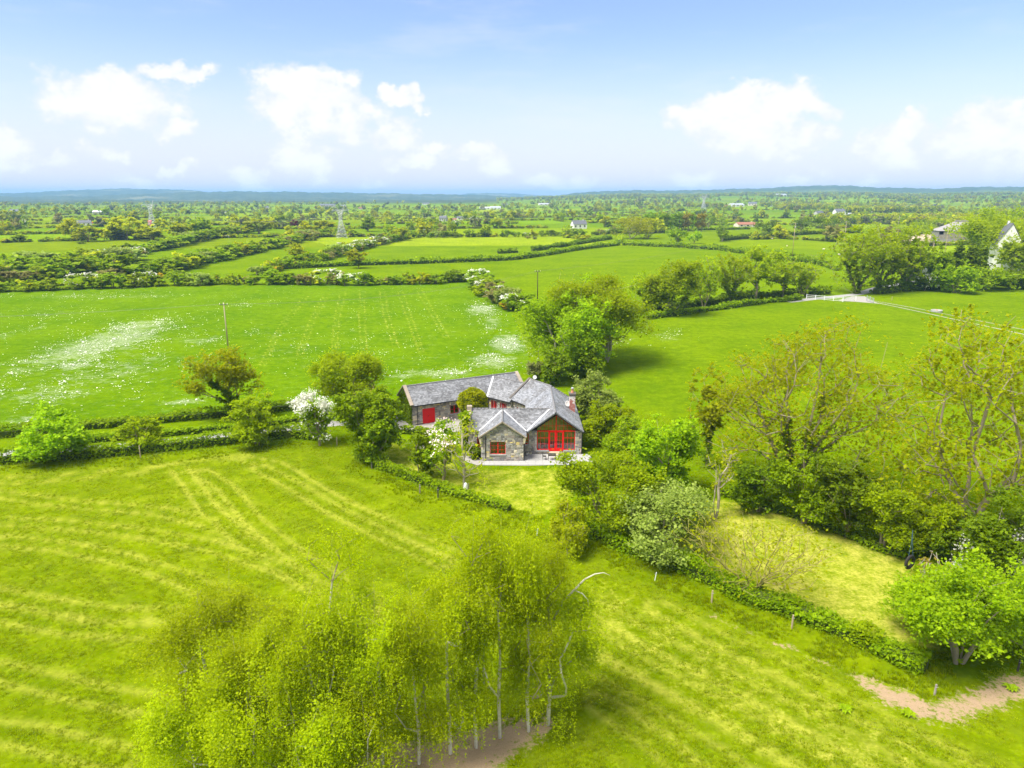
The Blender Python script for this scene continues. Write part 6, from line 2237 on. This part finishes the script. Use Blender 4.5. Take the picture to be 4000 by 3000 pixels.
for a in ((1250, 494, 30, 17, 'white two storey house with a dark roof left of the olive tree', 'render_white', 'far_slate', .3), (958, 478, 16, 11, 'grey gabled house beyond the middle field', 'render_grey', 'far_slate', -.4),
          (975, 477, 22, 5, 'low red brown sheds right of the grey gabled house', 'render_cream', 'far_tile', .1), (1000, 475, 24, 7, 'white bungalow pair right of the low sheds', 'render_white', 'far_slate', .2),
          (1047, 452, 22, 5, 'long white shed near the horizon, left of two', 'render_white', 'galvanised', .1), (1070, 452, 22, 6, 'long white shed near the horizon, right of two', 'render_white', 'galvanised', .1),
          (708, 447, 30, 6, 'cream row of houses under the wooded hill', 'render_cream', 'far_slate', .1), (740, 448, 14, 5, 'white cottage right of the cream row', 'render_white', 'far_slate', .2),
          (36, 461, 18, 7, 'white house among woods at the far left', 'render_white', 'far_slate', .3), (212, 462, 16, 6, 'grey shed among woods left of the left pylon', 'render_grey', 'galvanised', .1),
          (183, 487, 22, 9, 'white cottage with dark hipped roof behind the bright tree', 'render_white', 'far_slate', .4), (205, 483, 12, 3, 'low red roofed shed beside the white cottage', 'render_white', 'red_paint', .1),
          (490, 463, 8, 7, 'small white gable among the woods right of the left pylon', 'render_white', 'far_slate', 1.2), (576, 452, 8, 6, 'small white house under the blue hill', 'render_white', 'far_slate', .2),
          (780, 452, 10, 4, 'pale roofed shed right of the white cottage', 'render_white', 'far_tile', .2), (1178, 443, 28, 4, 'long pale shed in front of the wooded horizon', 'render_white', 'galvanised', .1),
          (1090, 444, 12, 4, 'white bungalow close under the horizon', 'render_white', 'far_slate', .1), (1590, 446, 28, 6, 'white farm range on the bright green slope', 'render_white', 'galvanised', .2),
          (1625, 444, 16, 7, 'pale house right of the white farm range', 'render_cream', 'far_slate', -.2), (1568, 447, 10, 4, 'red roofed shed left of the white farm range', 'render_white', 'far_tile', .1),
          (1660, 446, 12, 5, 'white house at the right end of the green slope', 'render_white', 'far_slate', .2), (1768, 466, 18, 9, 'grey white house in the trees behind the dark round tree', 'render_grey', 'far_slate', .5),
          (1812, 463, 20, 10, 'white house with dark roof left of the dense far hedges', 'render_white', 'far_slate', .2), (1838, 467, 26, 6, 'long white shed right of the white house with dark roof', 'render_white', 'galvanised', .1),
          (1405, 493, 10, 9, 'pale gable hidden between the olive trees', 'render_cream', 'far_slate', .9), (2018, 447, 14, 5, 'white house high on the right beneath the horizon', 'render_white', 'far_slate', .2),
          (1610, 490, 40, 9, 'pinkish stone farm buildings left of the dark round tree', 'render_cream', 'far_tile', .15), (1685, 437, 20, 4, 'pale sheds on the far right slope', 'render_white', 'galvanised', .1), (920, 442, 14, 4, 'tiny white houses on the wooded horizon', 'render_white', 'far_slate', .1)):
    house_at(*a)
house_at(325, 489, 5, 11, 'narrow red shed behind the left pylon', 'red_paint', 'red_paint', .2, 'shed', .8, 0, False, 'shed', .25)
house_at(2165, 585, 30, 82, 'tall white gabled house half hidden by yellow green trees', 'render_white', 'far_slate', 1.25, 'house', 1.4, 2, True)


def barn():
    p = G(2058, 527)
    d = math.hypot(p.x, p.y)
    k = d / F_
    e = empty('barn', p, 'weathered grey barn with wide pitched roof at the top right', 'barn')
    M = Matrix.Translation(p) @ Matrix.Rotation(-.25, 4, 'Z')
    W, we, rd, D = 62 * k, 24 * k, 40 * k, 40 * k
    def T(m): m.v = [tuple(M @ Vector(q)) for q in m.v]; return m
    n = 16
    for i in range(n):
        mb = MB(); x0, x1 = -W / 2 + W * i / n, -W / 2 + W * (i + .94) / n
        mb.box(x0, x1, -D / 2 - .06 * (i % 2), -D / 2 + .12, we * .42, we * (1 if i > 1 else .72)); T(mb).build('board', MATS['wood_grey'], e)
    mb = MB(); mb.box(-W / 2, W / 2, -D / 2, -D / 2 + .3, -.3, we * .42); mb.box(-W / 2, -W / 2 + .3, -D / 2, D / 2, -.3, we); mb.box(W / 2 - .3, W / 2, -D / 2, D / 2, -.3, we); mb.box(-W / 2, W / 2, D / 2 - .3, D / 2, -.3, we); T(mb).build('wall', MATS['barn_sheet'], e)
    mb = MB()
    r0, r1 = (-W * .02, 0, rd), (W * .30, 0, rd)
    c = [(-W / 2 - .6, -D / 2 - .6, we - .1), (W / 2 + .6, -D / 2 - .6, we - .1), (W / 2 + .6, D / 2 + .6, we - .1), (-W / 2 - .6, D / 2 + .6, we - .1)]
    mb.mesh(c + [r0, r1], [(0, 1, 5, 4), (1, 2, 5), (2, 3, 4, 5), (3, 0, 4), (3, 2, 1, 0)]); ro = T(mb).build('roof', MATS['barn_roof'], e)
    mb = MB(); mb.box(-W * .03, W * .31, -.5, .5, rd - .1, rd + .9); T(mb).build('ridge_vent', MATS['barn_sheet'], ro)


barn()
mb = MB()
p = G(1995, 523)
k = p.y / F_
rg = np.random.default_rng(5)
ring = []
for j in range(7):
    for i in range(22):
        a = i / 22 * 6.283
        f = math.cos(j / 6 * 1.5)
        ring.append((p.x + math.cos(a) * 38 * k * f * (1 + .12 * rg.normal()), p.y + math.sin(a) * 14 * k * f, p.z + 15 * k * math.sin(j / 6 * 1.5) * (1 + .10 * rg.normal())))
mb.mesh(ring, [(j * 22 + i, j * 22 + (i + 1) % 22, (j + 1) * 22 + (i + 1) % 22, (j + 1) * 22 + i) for j in range(6) for i in range(22)] + [tuple(132 + i for i in range(22))])
tag(mb.build('earth_heap', MATS['rubble_heap']), 'pinkish heap of earth and rubble left of the barn', 'heap')

# ruined wall under the sycamores
e = empty('ruined_wall', G(1224, 792), 'ruined stone wall with a white plastered stub under the sycamores', 'ruin')
pr = ORG[e]
mb = MB(); mb.box(pr.x - .25, pr.x + .55, pr.y, pr.y + .5, 0, 3.0); mb.box(pr.x - .1, pr.x + .5, pr.y, pr.y + .5, 3.0, 3.6); mb.build('plastered_stub', MATS['render_white'], e)
mb = MB()
mb.prism([(pr.x - 3.0, pr.y - .1, 0), (pr.x - .26, pr.y - .1, 0), (pr.x - .26, pr.y - .1, 1.3), (pr.x - 1.2, pr.y - .1, 1.9), (pr.x - 2.2, pr.y - .1, 2.3), (pr.x - 3.0, pr.y - .1, 1.4)], (0, .5, 0)); mb.build('masonry', MATS['stone_ruin'], e)

# ------------------------------------------------------------------ gates, fences, small things
def bar_gate(p0, p1, h, bars, label, mat='galvanised', posts=2, name='gate', cat='gate'):
    p0, p1 = Vector(p0), Vector(p1)
    e = empty(name, (p0 + p1) / 2, label, cat)
    for k in range(bars):
        z = .25 + (h - .25) * k / max(1, bars - 1)
        mb = MB(); mb.bar(p0 + Vector((0, 0, z)), p1 + Vector((0, 0, z)), .07, .09 if mat == 'white_paint' else .06); mb.build('rail', MATS[mat], e)
    for k in range(posts):
        q = p0.lerp(p1, k / (posts - 1))
        mb = MB(); mb.box(q.x - .09, q.x + .09, q.y - .09, q.y + .09, 0, h + .18); mb.build('post', MATS[mat], e)
    return e


gp = lambda u, v: Vector((*G0(u, v), 0))
bar_gate(gp(1742, 645), gp(1820, 652), 1.25, 3, 'white painted rail fence along the lane entrance', 'white_paint', 5, 'rail_fence', 'fence')
bar_gate(gp(1821, 652), gp(1848, 650), 1.3, 4, 'white painted gate closing the lane entrance', 'white_paint', 2)
bar_gate(gp(1872, 650), gp(1886, 655), 1.5, 5, 'open grey metal gate at the start of the farm track', 'galvanised', 3)
bar_gate(gp(1920, 629), gp(1948, 628), 1.4, 6, 'galvanised field gate beside the tall multi stemmed ash', 'galvanised', 2)
bar_gate(gp(1728, 559), gp(1764, 558), 1.6, 4, 'weathered timber gate in front of the sheep field', 'wood_post', 4)
for i, (u, v, vt_, lb, mt) in enumerate(((304, 990, 962, 'pale fence post at the near driveway hedge', 'wood_post'), (560, 962, 940, 'fence post below the round yellow green bush', 'wood_post'), (728, 962, 944, 'fence post below the apple tree', 'wood_post'),
                                         (803, 1012, 992, 'short post left of the front garden hedge', 'wood_grey'), (907, 1066, 1046, 'fence post on the field side of the front garden hedge', 'wood_grey'), (946, 1075, 1052, 'dark post on the field side below the bare tree', 'pole_dark'),
                                         (1414, 1254, 1238, 'leaning white electric fence stake below the lawn hedge', 'white_paint'), (1537, 1302, 1275, 'short timber post below the lawn hedge', 'wood_post'), (1710, 1358, 1328, 'tall timber post below the lawn hedge', 'wood_post'),
                                         (2018, 1503, 1478, 'weathered timber post in the grass beside the bare soil', 'wood_grey'), (1926, 650, 640, 'short post right of the open metal gate', 'wood_post'), (1159, 1158, 1143, 'white electric fence stake beside the birch tops', 'white_paint'),
                                         (2198, 1450, 1425, 'dark post at the right edge above the bare soil', 'pole_dark'))):
    p = G(u, v)
    h = max(.8, height_at(u, vt_, p.y))
    e = empty('fence_post', p, lb, 'post', 'fence posts')
    rr = .035 if mt == 'white_paint' else .07
    mb = MB(); mb.tube([p + Vector((0, 0, -.2)), p + Vector((.12 if mt == 'white_paint' else .02, 0, h * .97)), p + Vector((.12 if mt == 'white_paint' else .02, 0, h))], [rr, rr, rr * .6], 7); mb.build('stake', MATS[mt], e)
    mb = MB(); mb.tube([p + Vector((-.05, -rr - .01, h * .8)), p + Vector((.12, -rr - .01, h * .8))], .012, 5); mb.build('staple', MATS['galvanised'], e)

# tyre swing hanging from the willow
e = empty('tyre_swing', G(1962, 1235), 'black tyre swing hanging on blue ropes at the lawn edge', 'swing')
p = ORG[e]
mb = MB()
n, m = 24, 10
vs_, fs_ = [], []
for i in range(n):
    a = 2 * math.pi * i / n
    for j in range(m):
        b = 2 * math.pi * j / m
        rr = .52 + .17 * math.cos(b)
        q = Vector((rr * math.cos(a), .13 * math.sin(b) * (1.0), rr * math.sin(a)))
        q = Matrix.Rotation(.5, 3, 'Z') @ q
        vs_.append(p + q + Vector((0, 0, .95)))
for i in range(n):
    for j in range(m): fs_.append((i * m + j, i * m + (j + 1) % m, ((i + 1) % n) * m + (j + 1) % m, ((i + 1) % n) * m + j))
mb.mesh(vs_, fs_)
mb.build('tyre', MATS['rubber'], e, True)
for sx in (-.2, .2):
    mb = MB(); mb.tube([p + Vector((sx, 0, 1.5)), p + Vector((sx * .3, .1, 2.6)), p + Vector((0, .3, 3.9))], .022, 5); mb.build('rope', MATS['rope_blue'], e)

# round feeder in the right field
p = G(2023, 674)
e = empty('feed_trough', p, 'round grey stone trough standing in the right field', 'trough')
mb = MB(); mb.lathe([(1.3, -.05), (1.45, .1), (1.5, .62), (1.35, .64), (1.25, .2), (.05, .18)], p, 20); mb.build('basin', MATS['render_grey'], e)
mb = MB(); mb.lathe([(.22, .18), (.26, .5), (.22, .66), (.05, .7)], p, 10); mb.build('feed_block', MATS['terracotta'], e)
# white bin in the front garden hedge
p = G(1006, 1058)
e = empty('garden_bin', p, 'white torn feed sack on a stump at the foot of the bare tree', 'sack')
mb = MB(); mb.lathe([(.22, 0), (.26, .2), (.24, .5), (.18, .75), (.10, .85)], p, 9); mb.build('sack', MATS['white_paint'], e)
mb = MB(); mb.tube([p + Vector((.3, 0, 0)), p + Vector((.32, 0, .8))], .05, 6); mb.build('stump', MATS['wood_grey'], e)


def sheep(u, v, rz, label):
    p = G(u, v)
    e = empty('sheep', (0, 0, 0), label, 'sheep', 'sheep in the far field')
    mb = MB()
    prof = [(-.62, .10), (-.55, .27), (-.30, .36), (0, .38), (.30, .36), (.52, .29), (.66, .16), (.80, .15), (.92, .13), (1.0, .05)]
    lift = [.62, .62, .62, .62, .63, .66, .76, .84, .82, .78]
    ring = []
    for (x, r), z in zip(prof, lift):
        for j in range(10):
            a = 2 * math.pi * j / 10
            ring.append((x, r * .85 * math.cos(a), z + r * math.sin(a)))
    n = len(prof)
    mb.mesh(ring, [(k * 10 + j, k * 10 + (j + 1) % 10, (k + 1) * 10 + (j + 1) % 10, (k + 1) * 10 + j) for k in range(n - 1) for j in range(10)] + [tuple(range(9, -1, -1)), tuple((n - 1) * 10 + j for j in range(10))])
    for x in (-.42, .38):
        for y in (-.17, .17): mb.tube([(x, y, .5), (x - .02, y, .25), (x, y, 0)], [.09, .05, .045], 6)
    for y in (-.14, .14): mb.tube([(.80, y * .6, .92), (.76, y * 1.5, .90)], [.04, .015], 5)
    mb.build('body', MATS['fleece'], e, True)
    e.location = p
    e.rotation_euler = (0, 0, rz)


for i, (u, v) in enumerate(((1779, 540), (1818, 544), (1813, 552), (1822, 555), (1830, 553), (1838, 550), (1668, 517), (1700, 533))):
    sheep(u, v, i * 1.1, ('lone white sheep grazing right of the pole with stays', 'white sheep behind the group stemmed ash, highest of its group', 'white sheep behind the group stemmed ash, left of its group', 'white sheep in the middle of the group behind the ash',
                          'white sheep right of the middle of the group behind the ash', 'white sheep at the right end of the group behind the ash', 'white sheep below the dark round tree', 'white sheep left of the pole with stays')[i])

# ------------------------------------------------------------------ meadow grass in the near fields
def tuft(seed, n, h, r):
    rg = np.random.default_rng(seed)
    V = []
    for k in range(n):
        a = rg.uniform(0, 6.28)
        rr = r * math.sqrt(rg.uniform())
        b = np.array([math.cos(a) * rr, math.sin(a) * rr, -.02])
        l = h * rg.uniform(.6, 1.2)
        tip = b + np.array([math.cos(a) * l * rg.uniform(.1, .7), math.sin(a) * l * rg.uniform(.1, .7), l])
        s = np.array([-math.sin(a), math.cos(a), 0]) * .035
        V += [b - s, b + s, tip]
    return np.array(V)


def grass():
    rg = np.random.default_rng(9)
    n = 110000
    a = rg.uniform(-.70, .70, n)
    r = 30 + 75 * rg.uniform(0, 1, n) ** 1.25
    x, y = r * np.sin(a), r * np.cos(a)
    s = soil_mask(x, y)
    p = pale_mask(x, y)
    keep = (s < .35) & (rg.uniform(0, 1, n) > p * .9)
    hx = (x > -17) & (x < 10.5) & (y > 81.3) & (y < 112)
    keep &= ~hx & ~in_poly(x, y, LAWN) & ~in_poly(x, y, HOUSE_LAWN)
    # clumped
    cl = np.sin(x * .9 + np.sin(y * .5) * 2) + np.sin(y * 1.3 + np.sin(x * .7) * 2) + rg.normal(size=n) * 1.0
    keep &= cl > -.2
    x, y = x[keep], y[keep]
    rough = np.minimum(poly_dist(x, y, wl([(1280, 1175), (1600, 1310), (1850, 1425), (2010, 1475)])), poly_dist(x, y, wl([(780, 1005), (900, 1062), (1060, 1105), (1280, 1180)])))
    rough = np.minimum(rough, poly_dist(x, y, wl([(-100, 1020), (300, 995), (620, 960)])))
    k = np.where(rough < 2.2, 1.7, rg.uniform(.35, .75, len(x)))
    P = np.stack([x, y, np.zeros(len(x))], 1)
    T = [fast_mesh('tuft', tuft(600 + i, 12, .15, .16), 3, MATS['grass_blade' if i < 3 else 'grass_rough']) for i in range(4)]
    scatter('grass', P, np.stack([1.0 + 0 * k, 1.0 + 0 * k, k], 1), rg.integers(0, 4, len(x)), T, 'tufts of green meadow grass in the near fields')


grass()
dock = MB()
rg = np.random.default_rng(8)
for k in range(12):
    a = k / 12 * 6.28 + rg.uniform(0, .4)
    l = rg.uniform(.3, .55)
    b = Vector((math.cos(a), math.sin(a), 0))
    s = Vector((-math.sin(a), math.cos(a), 0)) * .09
    dock.mesh([b * .03, b * l * .5 + s + Vector((0, 0, .22)), b * l + Vector((0, 0, .12)), b * l * .5 - s + Vector((0, 0, .22)), b * l * .55 + Vector((0, 0, .17))], [(0, 1, 4), (1, 2, 4), (2, 3, 4), (3, 0, 4)])
dm = bpy.data.meshes.new('dock_plant'); dm.from_pydata(dock.v, [], dock.f); dm.materials.append(MATS['leaf_fresh'])
for i, (u, v, lb) in enumerate(((1825, 1535, 'leafy dock plant in the mown grass left of the bare soil'), (1962, 1545, 'leafy dock plant at the lower edge of the bare soil'), (2185, 1490, 'leafy dock plant at the right edge beside the bare soil'))):
    tag(link('dock_plant', dm, None, G(u, v), (0, 0, i), (1.3, 1.3, 1.2)), lb, 'plant')


def wildflowers():
    """daisies and cow parsley standing in the grass"""
    rg = np.random.default_rng(31)
    X, Y, S = [], [], []
    for (u, v, ru, rv, k) in DAISIES:
        cx, cyy = G0(u, v)
        rx = ru / F_ * math.hypot(cyy, CAM_H)
        ry = abs(G0(u, v - rv)[1] - G0(u, v + rv)[1]) / 2
        n = int(min(9000, rx * ry * 3.14 * 5.0 * k))
        a = rg.normal(size=(n, 2)) * [rx * .72, ry * .72]
        x, y = cx + a[:, 0], cyy + a[:, 1]
        cl = np.sin(x * .55 + 2 * np.sin(y * .21)) + np.sin(y * .34 + 2 * np.sin(x * .4)) + .7 * np.sin(x * 1.9 + y * 1.1) + rg.normal(size=n) * .55
        ok = cl > .9 - 1.25 * k
        X.append(x[ok]); Y.append(y[ok]); S.append(np.full(ok.sum(), .13 + .08 * k))
    n = 9000
    P = np.array(DAISY_FIELD)
    x = rg.uniform(P[:, 0].min(), P[:, 0].max(), n); y = rg.uniform(P[:, 1].min(), P[:, 1].max(), n)
    ok = in_poly(x, y, DAISY_FIELD) & (np.sin(x * .13) + np.sin(y * .11 + x * .05) + rg.normal(size=n) > .35)
    X.append(x[ok]); Y.append(y[ok]); S.append(np.full(ok.sum(), .11))
    X, Y, S = np.concatenate(X), np.concatenate(Y), np.concatenate(S)
    ok = ~((X > -17.5) & (X < 11) & (Y > 80) & (Y < 111))
    X, Y, S = X[ok], Y[ok], S[ok]
    C = np.stack([X, Y, rg.uniform(.10, .38, len(X))], 1)
    V = leaf_quads(C, 1.0, rg, 2.2, 1.0).reshape(-1, 4, 3)
    V = C[:, None, :] + (V - C[:, None, :]) * (S * rg.uniform(.6, 1.5, len(S)))[:, None, None]
    o = link('wildflowers', fast_mesh('wildflowers', V.reshape(-1, 3), 4, MATS['wildflower']))
    tag(o, 'white daisies and cow parsley speckling the field', None, kind='stuff')
    print('flowers', len(X))


wildflowers()
